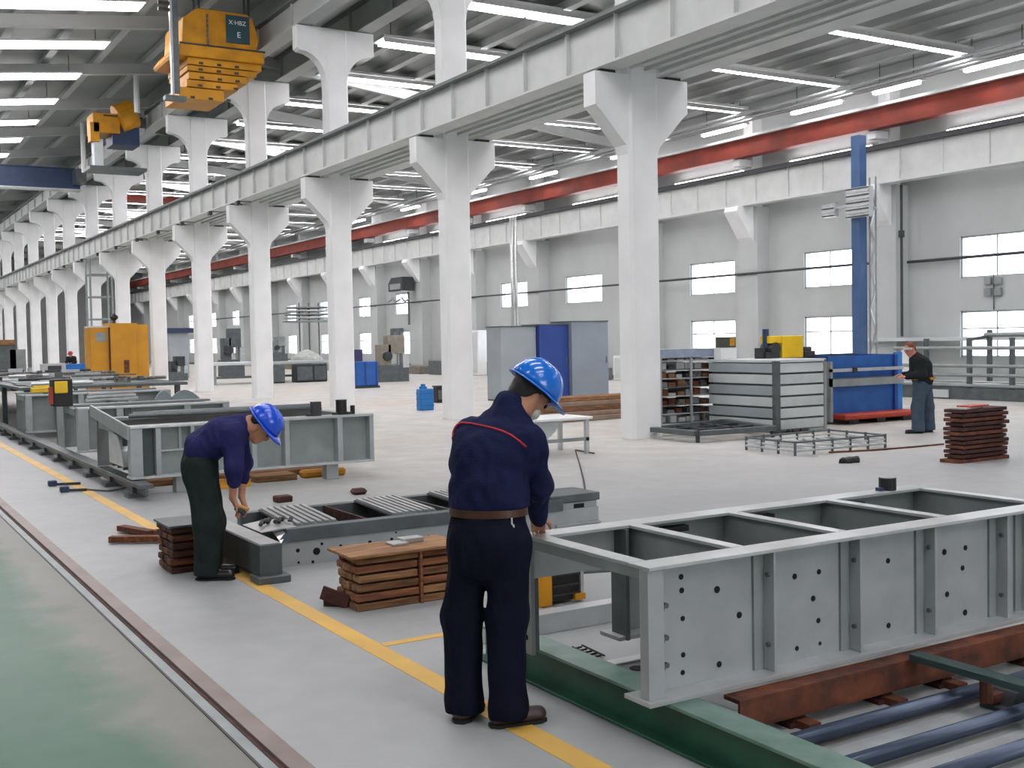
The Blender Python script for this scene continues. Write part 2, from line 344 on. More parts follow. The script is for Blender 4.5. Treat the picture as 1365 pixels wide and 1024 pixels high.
# ---- the row of double-tier columns
def build_column():
    c = thing('column', 'tall white concrete column with two tiers of corbels carrying crane girders', 'column', (COLX, COLY[0], 0), 'row of white columns')
    x, y = COLX, COLY[0]; a, d = .31, .21; ch = .05
    sec = [(x-a+ch, y-d), (x+a-ch, y-d), (x+a, y-d+ch), (x+a, y+d-ch), (x+a-ch, y+d), (x-a+ch, y+d), (x-a, y+d-ch), (x-a, y-d+ch)]
    MB().prism(sec, 'z', 0, 6.15).build('lower_shaft', M_COL, c)
    MB().prism(sec, 'z', 6.15, 10.1).build('upper_shaft', M_COL, c)
    e = .17
    MB().prism([(x-.98, 6.15), (x-.98, 5.6), (x-.86, 5.5), (x-.36, 4.98), (x-.3, 4.8), (x+.3, 4.8), (x+.36, 4.98), (x+.86, 5.5), (x+.98, 5.6), (x+.98, 6.15)], 'y', y-e, y+e).build('corbel', M_COL, c)
    prof = [(x-1.1, 10.15), (x-1.1, 9.55)]
    for k in range(7):
        t_ = k/6*PI/2; prof.append((x-.31-.72*(1-math.sin(t_)), 9.5-.75*(1-math.cos(t_))))
    full = prof + [(2*x-p[0], p[1]) for p in reversed(prof)]
    MB().prism(full, 'y', y-e, y+e).build('capital', M_COL, c)
    MB().box(x-.85, x-.55, y-.15, y+.15, 6.15, 6.2).box(x+.55, x+.85, y-.15, y+.15, 6.15, 6.2).build('bearing_plate', M_DARK, c)
    return c
c0 = build_column()
for y in COLY[1:]: copy_tree(c0, (0, y-COLY[0], 0))

# ---- crane girders on both corbels of both tiers
def girder(xc, z0, z1, ya, yb, label, step, side, mw=M_GIRD, edge=M_GEDGE):
    g = thing('crane_girder', label, 'girder', (xc, 50, z0))
    B(xc-.03, xc+.03, ya, yb, z0+.03, z1-.03).build('web', mw, g)
    B(xc-.22, xc+.22, ya, yb, z0, z0+.04).build('bottom_flange', mw, g)
    B(xc-.2, xc+.2, ya, yb, z1-.04, z1).build('top_flange', edge, g)
    B(xc-.04, xc+.04, ya, yb, z1, z1+.1).build('crane_rail', edge, g)
    s0 = None; k = 0; y = ya+.35
    while y < yb:
        if s0 is None: s0 = B(xc-.11, xc-.03, y-.012, y+.012, z0+.04, z1-.04).build('stiffener', mw, g)
        else: inst(s0, g, (0, y-ya-.35, 0))
        y += step
    return g
girder(COLX-.72, 6.2, 7.05, 1.9, 126, 'pale steel crane girder on the walkway side lower corbels of the columns', 1.41, -1)
g2 = girder(COLX+.72, 6.2, 7.05, 1.9, 126, 'pale steel crane girder on the window side lower corbels of the columns', 500, 1)
wk = thing('girder_walkway', 'pale service walkway plating between the two lower crane girders', 'walkway', (COLX, 20, 6.3))
ye = [1.9] + [y for c in COLY for y in (c-.25, c+.25)] + [126]
for a_, b_ in zip(ye[0::2], ye[1::2]):
    B(COLX-.5, COLX+.5, a_, b_, 6.28, 6.31).build('deck_plate', M_GIRD, wk)
    for dx in (-.3, 0, .3): B(COLX+dx-.02, COLX+dx+.02, a_, b_, 6.22, 6.28).build('deck_rib', M_GIRD, wk)
girder(COLX-.85, 10.18, 10.95, 15, 126, 'dark edged upper crane girder on the column tops towards the green walkway', 2.8, -1, mw=M_PURLIN)
girder(COLX+.85, 10.18, 10.95, 15, 126, 'dark edged upper crane girder on the column tops towards the windows', 2.8, 1, mw=M_PURLIN)

# ---- strip lights
def strip_light(x0, x1, y, label, group, seg=1, wid=.3, drop=.62, hgt=.07):
    z0, z1 = roof_z(x0)-drop, roof_z(x1)-drop
    l = thing('strip_light', label, 'lamp', ((x0+x1)/2, y, (z0+z1)/2), group)
    MB().prism([(x0-.1, z0+hgt), (x1+.1, z1+hgt), (x1+.1, z1+hgt+.06), (x0-.1, z0+hgt+.06)], 'y', y-wid/2-.06, y+wid/2+.06).build('housing', M_GIRD, l)
    L = (x1-x0)/seg
    for i in range(seg):
        a = x0+L*i+(.06 if seg > 1 else 0); b = x0+L*(i+1)-(.06 if seg > 1 else 0)
        za, zb = z0+(z1-z0)*(a-x0)/(x1-x0), z0+(z1-z0)*(b-x0)/(x1-x0)
        MB().prism([(a, za), (b, zb), (b, zb+hgt), (a, za+hgt)], 'y', y-wid/2, y+wid/2).build('tube', M_TUBE, l)
    for xx in (x0+.3, x1-.3):
        MB().cyl((xx, y, roof_z(xx)-drop+hgt+.05), (xx, y, roof_z(xx)-.02), .012, 6).build('hanger', M_DARK, l)
    return l
for k in range(-11, 17):
    strip_light(2.0, 7.75, 37.1+4.62*k, 'wide white strip light under the roof over the green walkway', 'strip lights over the walkway bay', 1, .6, .8, .1)
for k in range(-5, 9):
    strip_light(-8.5, -2.0, 37.1+9.24*k, 'wide white strip light under the roof on the outer side of the walkway bay', 'strip lights over the outer walkway bay', 1, .6, .8, .1)
def flat_light(x0, x1, y, z, label, group, seg, wid):      # suspended level strip
    l = thing('strip_light', label, 'lamp', ((x0+x1)/2, y, z), group)
    B(x0-.12, x1+.12, y-wid/2-.08, y+wid/2+.08, z+.08, z+.16).build('housing', M_GIRD, l)
    L = (x1-x0)/seg
    for i in range(seg): B(x0+L*i+.05, x0+L*(i+1)-.05, y-wid/2, y+wid/2, z, z+.08).build('tube', M_TUBE, l)
    B(x0-.12, x1+.12, y-wid/2-.14, y-wid/2-.08, z-.06, z+.06).build('reflector_edge', M_BARE, l)
    for xx in (x0+.3, x1-.3): MB().cyl((xx, y, z+.15), (xx, y, roof_z(xx)-.02), .012, 6).build('hanger', M_DARK, l)
for k in range(-5, 16):
    flat_light(13.95, 18.6, 30.0+4.45*k, 10.35, 'wide white strip light hung beside the column row over the window bay', 'strip lights beside the column row', 2, .7)
for k in range(-7, 22):
    flat_light(21.1, 26.2, 24.0+4.3*k, 9.12, 'white strip light in four sections hung near the windowed wall', 'sectioned strip lights near the windowed wall', 4, .34)
for k, (a, b) in enumerate(((18.0, 19.9), (21.4, 23.0), (24.3, 26.3), (28.5, 30.6), (34, 36), (40, 42), (46, 48), (53, 55), (60, 62))):
    l = thing('tube_light', 'short white tube light hung along the top of the orange beam', 'lamp', (26.55, (a+b)/2, 8.75), 'tube lights along the orange beam')
    B(26.48, 26.62, a, b, 8.72, 8.8).build('tube', M_TUBE, l); B(26.42, 26.68, a-.1, b+.1, 8.8, 8.86).build('housing', M_ALU, l)
    for yy in (a+.2, b-.2): MB().cyl((26.55, yy, 8.85), (26.55, yy, roof_z(26.55)-.02), .012, 6).build('hanger', M_DARK, l)
for k, (a, b) in enumerate(((17.9, 21.4), (24.2, 27.6), (29.9, 33.6), (36.5, 40.5), (44.5, 48.0), (51, 54), (57, 60))):  # glowing strips along the wall above the girder
    l = thing('tube_light', 'long low glowing strip on the wall just above the pale wall girder', 'lamp', (27.8, (a+b)/2, 7.5), 'glowing strips above the wall girder')
    B(27.72, 27.84, a, b, 7.42, 7.52).build('tube', M_TUBE, l); B(27.84, XW-.02, a, b, 7.4, 7.56).build('housing', M_ALU, l)
# bundles of pipes and cable trays hung above the orange beam
for k, (dx, dz, r) in enumerate(((0, 0, .06), (-.22, .05, .04), (-.4, -.02, .05), (-.62, .08, .035))):
    q = MB().cyl((26.2+dx, 12, 8.82+dz), (26.2+dx, 100, 8.82+dz), r, 8).build('service_pipe', M_ALU)
    tag(q, ('fat bright service pipe nearest the orange beam under the roof', 'thin bright service pipe beside the fat one above the orange beam', 'second fat bright service pipe above the orange beam', 'thinnest bright service pipe on the hall side above the orange beam')[k], 'pipe', 'service pipes above the orange beam')

# ================================================================== foreground steelwork
def hole_disc(px, py, Y, r, par, m=M_HOLE, name='bolt_hole'):
    p = onY(px, py, Y); return MB().cyl((p.x, Y-.003, p.z), (p.x, Y+.002, p.z), r, 14).build(name, m, par)

# ---- the big grey box frame
FX0, FX1, FY0, FY1, FZ0, FZ1 = 2.88, 5.78, 3.70, 4.72, .20, .785
fr = thing('steel_girder_section', 'large grey steel box frame with drilled side panels resting on the green beam', 'steel frame', (FX0, FY0, FZ0))
fl_ = .016
B(FX0, FX1, FY0-.01, FY0+.13, FZ1-fl_, FZ1).build('top_flange', M_STEELL, fr, bevel=.002)
B(FX0-.02, FX1, FY0-.03, FY0+.15, FZ0, FZ0+.02).build('bottom_flange', M_STEELL, fr, bevel=.002)
WY = FY0+.085
web = B(FX0+.12, FX1, WY, WY+.012, FZ0+.02, FZ1-fl_).build('web', M_STEEL, fr)
B(FX0, FX1, FY1-.12, FY1+.02, FZ1-fl_, FZ1).build('top_flange', M_STEELL, fr, bevel=.002)
B(FX0+.5, FX1, FY1-.14, FY1+.03, FZ0, FZ0+.02).build('bottom_flange', M_STEEL, fr)
B(FX0+.55, FX1, FY1-.05, FY1-.038, FZ0+.02, FZ1-fl_).build('web', M_STEEL2, fr)
B(FX0+.02, FX0+.55, FY1-.05, FY1-.038, FZ1-.22, FZ1-fl_).build('web', M_STEEL, fr)
# end posts
B(FX0, FX0+.085, FY0, FY0+.06, FZ0+.02, FZ1-fl_).build('end_post', M_STEEL, fr, bevel=.002)
B(FX0+.09, FX0+.125, FY0+.06, FY0+.085, FZ0+.02, FZ1-fl_).build('splice_angle', M_STEEL2, fr)
B(FX0+.14, FX0+.146, WY-.004, WY, FZ0+.05, FZ1-.03).build('splice_seam', M_BLACK, fr)
for k, zz in enumerate((.30, .42, .56, .66)[:3]):
    MB().cyl((FX0+.108, FY0+.045, zz+.03), (FX0+.108, FY0+.062, zz+.03), .018, 8).cyl((FX0+.155, WY-.015, zz+.03), (FX0+.155, WY, zz+.03), .013, 8).build('splice_bolt', M_STEELD, fr)
B(FX0, FX0+.02, FY1-.10, FY1, FZ0-.0, FZ1-fl_).build('end_post', M_STEEL2, fr)
B(FX0+.02, FX0+.08, FY1-.04, FY1-.02, FZ0, FZ1-fl_).build('end_post', M_STEELD, fr)
B(FX0+.54, FX0+.56, FY1-.15, FY1-.02, FZ0, FZ1-fl_).build('end_post', M_STEELD, fr)
for zz in (.28, .42, .58): MB().cyl((FX0-.003, FY1-.05, zz), (FX0+.005, FY1-.05, zz), .014, 10).build('bolt_hole', M_HOLE, fr)
# stiffeners on the drilled side
for xs in (3.60, 4.16, 4.70, 5.28, 5.50):
    B(xs, xs+.014, FY0+.005, WY, FZ0+.02, FZ1-fl_).build('stiffener', M_STEEL, fr, bevel=.002)
    B(xs-.06, xs, WY-.014, WY, FZ0+.02, FZ1-fl_).build('stiffener_foot', M_STEEL2, fr)
    for zz in (.34, .66): MB().cyl((xs-.012, FY0+.04, zz), (xs, FY0+.04, zz), .012, 8).build('bolt', M_STEELD, fr)
# top cross members: flat on top of a thin web
for i, xc in enumerate((FX0+.045, 3.50, 4.17, 4.92, FX1-.05)):
    w2 = .045 if i in (0,) else .035
    B(xc-w2, xc+w2, FY0+.13, FY1-.12, FZ1-fl_, FZ1+.001).build('cross_member', M_STEELL, fr, bevel=.002)
    if i: B(xc-.006, xc+.006, FY0+.1, FY1-.05, FZ0+.1 if i != 1 else FZ1-.22, FZ1-fl_).build('diaphragm', M_STEEL2, fr)
    else: B(xc-.04, xc-.034, FY0+.06, FY1-.1, FZ1-.06, FZ1-fl_).build('diaphragm', M_STEEL2, fr)
# inner lifting brackets
for xc, yy in ((3.62, FY1-.12), (4.32, FY1-.1), (5.05, FY1-.1), (3.7, FY1-.1)):
    B(xc, xc+.16, yy-.02, yy+.03, FZ1-.07, FZ1-.04).build('bracket', M_BLACK, fr); B(xc+.07, xc+.085, yy, yy+.02, FZ1-.2, FZ1-.07).build('bracket', M_BLACK, fr)
holes = [(830+a/3.607, 740+b/3.607, r) for a, b, r in ((280,105,.011),(283,170,.011),(453,166,.014),(288,305,.010),(560,288,.013),(290,480,.010),(463,525,.012),(288,565,.010),(826,103,.012),(943,80,.011),(915,209,.012),(940,315,.011),(837,449,.010),(948,425,.008))]
holes += [(1110+a/2.667, 640+b/2.667, r) for a, b, r in ((82,309,.010),(196,287,.012),(198,517,.012),(83,549,.008),(331,270,.009),(396,256,.014),(471,241,.012),(352,333,.013),(461,313,.012),(406,406,.013),(358,491,.013),(470,471,.014))]
for px, py, r in holes: hole_disc(px, py, WY, r*1.15, fr)

# pot standing on the frame's far flange
p = gp(1197, 655, FZ1)
pot = thing('steel_pot', 'small black cylindrical pot standing on the box frame flange', 'pot', (p.x, FY1-.05, FZ1))
MB().cyl((p.x, FY1-.05, FZ1), (p.x, FY1-.05, FZ1+.075), .052, 20).build('body', M_BLACK, pot, bevel=.002)
MB().cyl((p.x, FY1-.05, FZ1+.075), (p.x, FY1-.05, FZ1+.079), .045, 20).build('contents', M_BARE, pot)
B(p.x-.085, p.x-.05, FY1-.07, FY1-.03, FZ1, FZ1+.02).build('foot', M_NAVYP, pot)

# ---- supports under the frame
def i_beam_y(name, label, x0, x1, ya, yb, z0, z1, m, mt=None):
    t_ = thing(name, label, 'beam', ((x0+x1)/2, (ya+yb)/2, z0)); xm = (x0+x1)/2
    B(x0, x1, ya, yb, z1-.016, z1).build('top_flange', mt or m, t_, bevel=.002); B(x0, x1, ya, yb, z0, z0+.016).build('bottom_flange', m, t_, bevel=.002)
    B(xm-.012, xm+.012, ya, yb, z0+.016, z1-.016).build('web', m, t_); return t_
M_GREENT = mat('green_paint_pale', (120, 142, 134), 0.4, var=0.0, rgb2=(84, 116, 104), scale=5.0)  # paler, greyer green for the beam's top flange
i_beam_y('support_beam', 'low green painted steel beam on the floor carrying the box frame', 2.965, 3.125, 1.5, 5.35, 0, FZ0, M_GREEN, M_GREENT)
rb = thing('support_beam', 'rusty brown channel beam lying under the drilled side of the box frame', 'beam', (4.4, 3.63, 0))
MB().box(3.27, 6.3, 3.575, 3.59, .06, .165).box(3.27, 6.3, 3.575, 3.68, .165, .185).box(3.27, 6.3, 3.575, 3.68, .05, .065).build('channel', M_RUST, rb, bevel=.002)
for xx in (3.64, 4.21, 4.64, 5.3, 5.8):
    MB().box(xx-.07, xx+.07, 3.58, 3.68, 0, .02).prism([(xx-.05, .02), (xx+.05, .02), (xx+.02, .05), (xx-.02, .05)], 'y', 3.59, 3.66).build('shoe', M_RUST2, rb)
    MB().box(xx-.035, xx+.035, 3.5, 3.58, 0, .035).build('wedge', M_RUST, rb)
for i, (y, x0) in enumerate(((3.37, 3.34), (3.07, 3.36), (2.80, 3.36))):
    q = MB().cyl((x0, y, .05), (6.4, y, .05), .034, 14).build('floor_pipe', M_PIPE, smooth=True)
    tag(q, ('slate blue pipe on the floor right beside the rusty channel beam', 'slate blue pipe on the floor under the dark propped arm', 'slate blue pipe on the floor farthest from the box frame')[i], 'pipe', 'pipes on the floor by the box frame')
    MB().box(x0-.03, x0+.09, y-.055, y+.055, 0, .016).build('saddle', M_STEELD, q)
for i, (ya, yb) in enumerate(((3.42, 3.5), (3.13, 3.3), (2.86, 3.0), (2.55, 2.73))):
    q = B(3.2, 6.4, ya, yb, 0, .012).build('bed_plate', M_STEELL, bevel=.002)
    tag(q, ('narrow pale floor plate along the rusty channel beam', 'pale floor plate between the pipe by the channel beam and the pipe under the arm', 'pale floor plate between the pipe under the arm and the outermost pipe', 'pale floor plate beyond the outermost pipe')[i], 'plate', 'pale floor plates between the pipes')
arm = thing('prop_arm', 'dark green propped steel arm crossing over the floor pipes', 'arm', (4.4, 3.2, 0))
MB().bar((4.36, 3.56, .205), (4.45, 2.3, .175), .085, .035).build('bar', mat('arm_green', (52, 72, 70), .4, var=.15), arm, bevel=.003)
MB().prism([(4.53, .03), (4.68, .03), (4.64, .09), (4.57, .09)], 'y', 3.16, 3.28).box(4.48, 4.74, 3.14, 3.29, .013, .03).build('block', M_DARK, arm)
MB().cyl((4.46, 3.24, .05), (4.46, 3.24, .18), .03, 8).bar((4.46, 3.24, .06), (4.6, 3.24, .06), .04, .04).build('prop', M_RUST, arm)
# things seen inside and behind the open end of the frame
gt = thing('grating_block', 'grey perforated steel plate lying inside the open end of the frame', 'plate', (3.55, 4.6, 0))
MB().box(3.2, 4.3, 4.30, 4.66, .0, .05).build('plate', M_STEELD, gt)
for i in range(6):
    for j in range(2): MB().cyl((3.28+.15*i+.05*j, 4.4+.16*j, .05), (3.28+.15*i+.05*j, 4.4+.16*j, .053), .045, 12).build('hole', M_HOLE, gt)
q = B(3.15, 4.6, 4.66, 4.74, 0, .06).build('flat_bar', M_STEELL, bevel=.002); tag(q, 'pale flat bar on the floor under the open end of the box frame', 'bar')
q = B(3.15, 4.9, 5.55, 5.66, .0, .12).build('square_tube', M_STEELL, bevel=.003); tag(q, 'pale square steel tube on the floor behind the open end of the box frame', 'tube')
mesh_ = thing('wire_mesh', 'small black wire mesh piece lying on the pale floor inside the frame', 'wire mesh', (3.4, 5.05, 0))
for i in range(5):
    MB().cyl((3.28, 4.95+.05*i, .012), (3.55, 4.97+.05*i, .012), .006, 5).cyl((3.28+.065*i, 4.94, .018), (3.3+.065*i, 5.18, .018), .006, 5).build('wire', M_BLACK, mesh_)
# yellow motor unit behind the frame
mu = thing('motor_unit', 'yellow and black motor unit on the floor behind the open end of the frame', 'machine', (4.0, 6.25, 0))
B(3.88, 3.97, 6.1, 6.4, .0, .34).build('housing', M_YELLOW, mu, bevel=.01); B(3.96, 4.2, 6.12, 6.38, .02, .3).build('gearbox', M_BLACK, mu, bevel=.01)
MB().cyl((4.2, 6.25, .17), (4.26, 6.25, .17), .07, 16).build('pulley', M_RUBBER, mu)
for zz in (.06, .12, .19, .26): B(3.97, 4.19, 6.105, 6.12, zz, zz+.012).build('fin', M_DARK, mu)
B(4.19, 4.215, 6.1, 6.13, .02, .3).build('conduit', M_BARE, mu); B(4.14, 4.22, 6.09, 6.13, .02, .06).build('terminal', M_YELLOW, mu); B(4.0, 4.24, 6.1, 6.3, .3, .315).build('cover', M_BARE, mu)
q = MB().cyl((4.3, 6.3, .15), (5.6, 6.1, .1), .014, 8).build('steel_rod', M_STEELD); tag(q, 'thin grey rod sloping down from the yellow motor unit', 'rod')

# ---- the low frame the bent worker is at
lf = thing('low_frame', 'low grey steel frame with drilled front plate and silver slatted cross panels', 'steel frame', (2.95, 8.4, 0))
LX0, LX1, LY0, LY1, LZ = 2.93, 5.98, 8.40, 9.62, .30
B(LX0, LX1, LY0, LY0+.012, .0, .20).build('front_plate', M_STEEL, lf)
MB().box(LX0+.06, LX1-.4, LY0-.02, LY0+.10, .195, LZ).build('top_rail', M_STEELD, lf, bevel=.004)
B(LX0+.06, LX1, LY1-.08, LY1+.02, .0, LZ-.02).build('top_rail', M_STEELD, lf, bevel=.004)
MB().prism([(LX0-.03, .2), (LX0+.09, .2), (LX0+.09, .29)], 'y', LY0-.022, LY0+.01).build('corner_plate', mat('corner_slate', (96, 108, 120), .3, metal=.3), lf)
MB().prism([(LX0-.13, .287), (LX0-.05, .287), (LX0+.16, .305), (LX0+.02, .305)], 'y', LY0+.02, LY0+.5).build('brace', M_BARE, lf)
MB().add([(2.8, 8.02, .288), (2.93, 8.35, .2), (3.05, 8.45, .3), (2.9, 8.5, .3)], [(0, 1, 2, 3)]).build('gusset', M_BARE, lf)
for (px, py, r) in ((397,734,.016),(422,735,.030),(429,725,.012),(454,728,.014),(493,723,.016),(522,719,.014),(528,710,.008),(548,730,.028),(571,716,.016),(417,749,.012),(398,750,.010)):
    hole_disc(px, py, LY0, r, lf)
for i, (xa, sk) in enumerate(((3.05, .1), (3.95, .1), (4.7, .1))):
    sp = MB().add([(xa, LY0+.1, .302), (xa+.42, LY0+.1, .302), (xa+.42+sk, LY1-.08, .302), (xa+sk, LY1-.08, .302), (xa, LY0+.1, .285), (xa+.42, LY0+.1, .285), (xa+.42+sk, LY1-.08, .285), (xa+sk, LY1-.08, .285)],
                  [(0,1,2,3),(7,6,5,4),(0,4,5,1),(1,5,6,2),(2,6,7,3),(3,7,4,0)]).build('slat_panel', M_STEELD, lf)
    for j in range(7):
        x_ = xa+.03+.06*j
        MB().bar((x_, LY0+.12, .312), (x_+sk, LY1-.1, .312), .034, .012).build('slat', M_BARE, sp)
B(LX0+.3, LX1-.5, LY0+.15, LY1-.15, .02, .05).build('floor_pan', M_RUST2, lf)
for xx in (3.75, 4.55, 5.35): B(xx, xx+.02, LY0+.1, LY1-.08, .03, .28).build('diaphragm', M_RUST2 if xx < 4 else M_STEELD, lf)
eb = B(5.48, LX1, LY0+.02, LY0+.42, 0, .26).build('end_box', M_STEEL, lf, bevel=.006)
B(5.46, LX1+.02, LY0, LY0+.44, .26, .33).build('end_cap', M_STEELD, lf, bevel=.006); B(5.72, 5.83, LY0+.012, LY0+.02, .19, .24).build('slot', M_HOLE, lf)
MB().cyl((5.5, LY0-.02, .06), (LX1, LY0-.02, .06), .014, 8).build('edge_rod', M_BARE, lf)
bc = thing('skid_channel', 'dark steel skid beam under the bent worker side of the low frame', 'beam', (2.7, 8.6, 0))
B(2.62, 2.79, 7.93, 9.5, .05, .28).build('channel', M_STEELD, bc, bevel=.006); B(2.58, 2.83, 7.86, 8.05, 0, .055).build('foot', M_STEELD, bc, bevel=.006)
B(2.63, 2.78, 7.94, 9.49, .281, .284).build('top_plate', M_BARE, bc)
tc_ = thing('chain_tool', 'small dark chain tool lying on the slats in front of the bent worker', 'tool', (2.95, 8.75, .32))
for i in range(7): MB().cyl((2.86+.04*i, 8.62+.035*(i % 3), .30+.012*(i % 2)+.015), (2.89+.04*i, 8.66+.03*(i % 3), .325+.015), .018, 6).build('link', M_DARK, tc_)

# ---- plank stacks
rs = random.Random(3)
def planks(x0, x1, y0, y1, layers, th, rows, label, group, mats, jit=.02, gap=.012):
    z = 0; wd = (y1-y0)/rows
    for l in range(layers):
        for r in range(rows):
            j = rs.uniform(-jit, jit); e = rs.uniform(-jit, jit)
            o = B(x0+j, x1+e, y0+wd*r+.004+rs.uniform(-.006, .006), y0+wd*(r+1)-.004, z, z+th-.002).build('plank', rs.choice(mats), bevel=.004)
            tag(o, label, 'plank', group)
        z += th+ (gap if l < layers-1 else 0)
    return z
def stack2(x0, x1, y0, y1, n, label, group, mats, th=.048, rows=3, rec=.03):
    z = 0
    for l in range(2*n-1):                                  # thick planks; thin set-back dark strips paint the shade of the gaps
        thick = l % 2 == 0; h_ = th if thick else .013; wd = (y1-y0)/rows; ins = 0 if thick else rec
        for r in range(rows):
            o = B(x0+rs.uniform(-.012, .012)+ins, x1+rs.uniform(-.008, .004)-ins*.4, y0+wd*r+.004+(ins+rs.uniform(-.006, .006) if r == 0 else 0), y0+wd*(r+1)-.006, z+.0005, z+h_-.0005).build('plank' if thick else 'gap_shade', mats[(l+r+rs.randint(0, 1)) % len(mats)] if thick else M_WOODD[1], bevel=.006 if thick else 0)
            tag(o, label if thick else 'thin dark strip painting the gap shade in the '+label.split(' in the ')[1], 'plank' if thick else 'gap_shade', group if thick else group+', gap shade strips')
        z += h_
    return z
ztop = stack2(2.86, 3.30, 6.70, 7.06, 6, 'rough brown plank in the low timber stack beside the navy worker, long end', 'planks of the low timber stack, long end', M_WOODS)
stack2(3.325, 3.62, 6.70, 7.0, 6, 'rough brown plank in the low timber stack beside the navy worker, short end', 'planks of the low timber stack, short end', M_WOODS, rows=2)
q = B(2.8, 3.64, 6.66, 7.08, ztop, ztop+.018).build('board', M_WOODS[0], bevel=.003); tag(q, 'wide tan board lying on top of the low timber stack', 'board')
q = B(3.303, 3.322, 6.685, 6.72, 0, ztop).build('batten', M_WOODS[2], bevel=.002); tag(q, 'upright wooden batten dividing the low timber stack', 'batten')
q = MB().box(3.18, 3.3, 6.85, 6.97, ztop+.018, ztop+.035).box(3.28, 3.44, 6.9, 7.0, ztop+.018, ztop+.05).build('scrap_sheet', M_ALU, bevel=.003); tag(q, 'crumpled silver scrap on top of the low timber stack', 'scrap')
q = MB().bar((2.72, 6.98, .1), (2.86, 6.86, .035), .02, .09).bar((2.74, 7.0, .02), (2.86, 6.9, .02), .02, .04).build('angle_iron', M_RUST2); tag(q, 'rusty angle iron leaning on the low timber stack', 'iron')
stack2(2.17, 2.56, 8.66, 9.1, 6, 'dark brown plank in the stack behind the bent worker', 'dark planks behind the bent worker', M_WOODD, rows=3)
q = B(2.15, 2.57, 8.64, 9.12, .354, .372).build('steel_sheet', M_STEELD, bevel=.003); tag(q, 'dull sheet lying on the dark plank stack behind the bent worker', 'sheet')
q = MB().bar((2.06, 10.36, .04), (2.62, 10.0, .04), .08, .055).build('plank', M_WOODD[2], bevel=.004); tag(q, 'single reddish plank on the floor beyond the dark plank stack', 'plank')
q = MB().bar((2.28, 10.95, .04), (2.45, 10.45, .04), .09, .05).bar((2.45, 10.45, .04), (2.75, 10.5, .04), .09, .05).build('plank', M_WOODD[0], bevel=.004); tag(q, 'bent pair of brown boards on the floor beyond the dark plank stack', 'plank')
for (px, py, lab) in ((377, 669, 'flat'), (478, 659, 'rounded')):
    p = gp(px, py); q = B(p.x-.09, p.x+.09, p.y-.08, p.y+.08, 0, .07).build('rust_block', M_RUST2, bevel=.012 if lab == 'flat' else .034); tag(q, '%s red brown block on the pale floor behind the low frame' % lab, 'block')

# ---- the long grey box girder beyond, with its skid rails
def box_girder(x0, x1, y0, y1, z0, z1, label, posts, m=M_STEEL2, name='box_girder', depth=.14):
    g = thing(name, label, 'steel frame', (x0, y0, z0))
    B(x0, x1, y0, y0+.25, z1-.03, z1).build('top_flange', M_STEELL, g, bevel=.004); B(x0, x1, y0, y0+.25, z0, z0+.03).build('bottom_flange', M_STEELL, g, bevel=.004)
    B(x0, x1, y0+depth, y0+depth+.015, z0+.03, z1-.03).build('web', m, g)
    for (a, b) in posts: B(a, b, y0+.01, y0+depth, z0+.03, z1-.03).build('stiffener', M_STEEL, g, bevel=.003)
    B(x0, x1, y1-.25, y1, z1-.03, z1).build('top_flange', m, g); B(x0, x1, y1-.12, y1-.1, z0, z1-.03).build('web', m, g)
    for xx in (x0, x1-.12): B(xx, xx+.12, y0+.25, y1-.25, z1-.12, z1-.03).build('cross_member', m, g)
    return g
g3 = box_girder(2.92, 5.98, 13.36, 15.4, .2, .82, 'long grey box girder with deep recessed bays behind the bent worker', [(2.92, 3.06), (3.21, 3.27), (3.62, 3.66), (4.36, 4.42), (4.78, 4.84), (5.48, 5.55), (5.92, 5.98)])
B(3.065, 3.205, 13.475, 13.495, .235, .785).build('bay_shade', mat('deep_green_grey', (76, 88, 88), .5, var=.1), g3)  # dark sheet standing in for the shade inside the open bay
B(3.27, 3.62, 13.47, 13.5, .5, .52).build('shelf_plate', M_STEELL, g3); B(3.5, 3.53, 13.46, 13.5, .52, .79).build('rib', M_STEEL, g3)
# drooping side plate on the walkway end
MB().add([(2.9, 13.4, .82), (2.9, 13.4, .66), (2.9, 15.6, .84), (2.9, 15.6, .98), (2.93, 13.4, .82), (2.93, 13.4, .66), (2.93, 15.6, .84), (2.93, 15.6, .98)], [(0,1,2,3),(7,6,5,4),(0,4,5,1),(1,5,6,2),(2,6,7,3),(3,7,4,0)]).build('side_plate', M_STEEL, g3)
MB().prism([(13.9, .3), (14.7, .3), (14.7, .72), (14.2, .66), (14.0, .5)], 'x', 2.95, 3.05).build('gear_case', M_STEELL, g3)
for i in range(4): B(2.98, 3.3, 13.75+.3*i, 13.8+.3*i, .25, .7).build('rib', M_STEELD, g3)
for xx in (3.45, 5.35): B(xx, xx+.16, 13.45, 13.62, .0, .2).build('foot_block', M_STEEL, g3, bevel=.004)
q = B(3.65, 4.35, 13.42, 13.62, .0, .1).build('timber_block', mat('yellow_timber', (206, 146, 40), .6, var=.2, scale=4, stretch=(1, 10, 10)), bevel=.006); tag(q, 'yellow timber block under the long grey box girder', 'timber')
q = B(4.5, 5.05, 13.7, 14.1, .0, .08).build('timber_block', M_WOODS[0], bevel=.006); tag(q, 'short pale timber on the floor under the long grey box girder', 'timber')
q = MB().box(5.15, 5.75, 13.75, 13.95, .0, .1).build('yellow_fork', M_YELLOW, bevel=.03); tag(q, 'yellow fork tip on the floor under the end of the long girder', 'fork')
q = B(3.12, 5.8, 14.2, 15.2, 0, .08).build('pallet_board', M_WOODS[1], bevel=.01); tag(q, 'dusty brown boarding on the floor under the long grey girder', 'boarding')
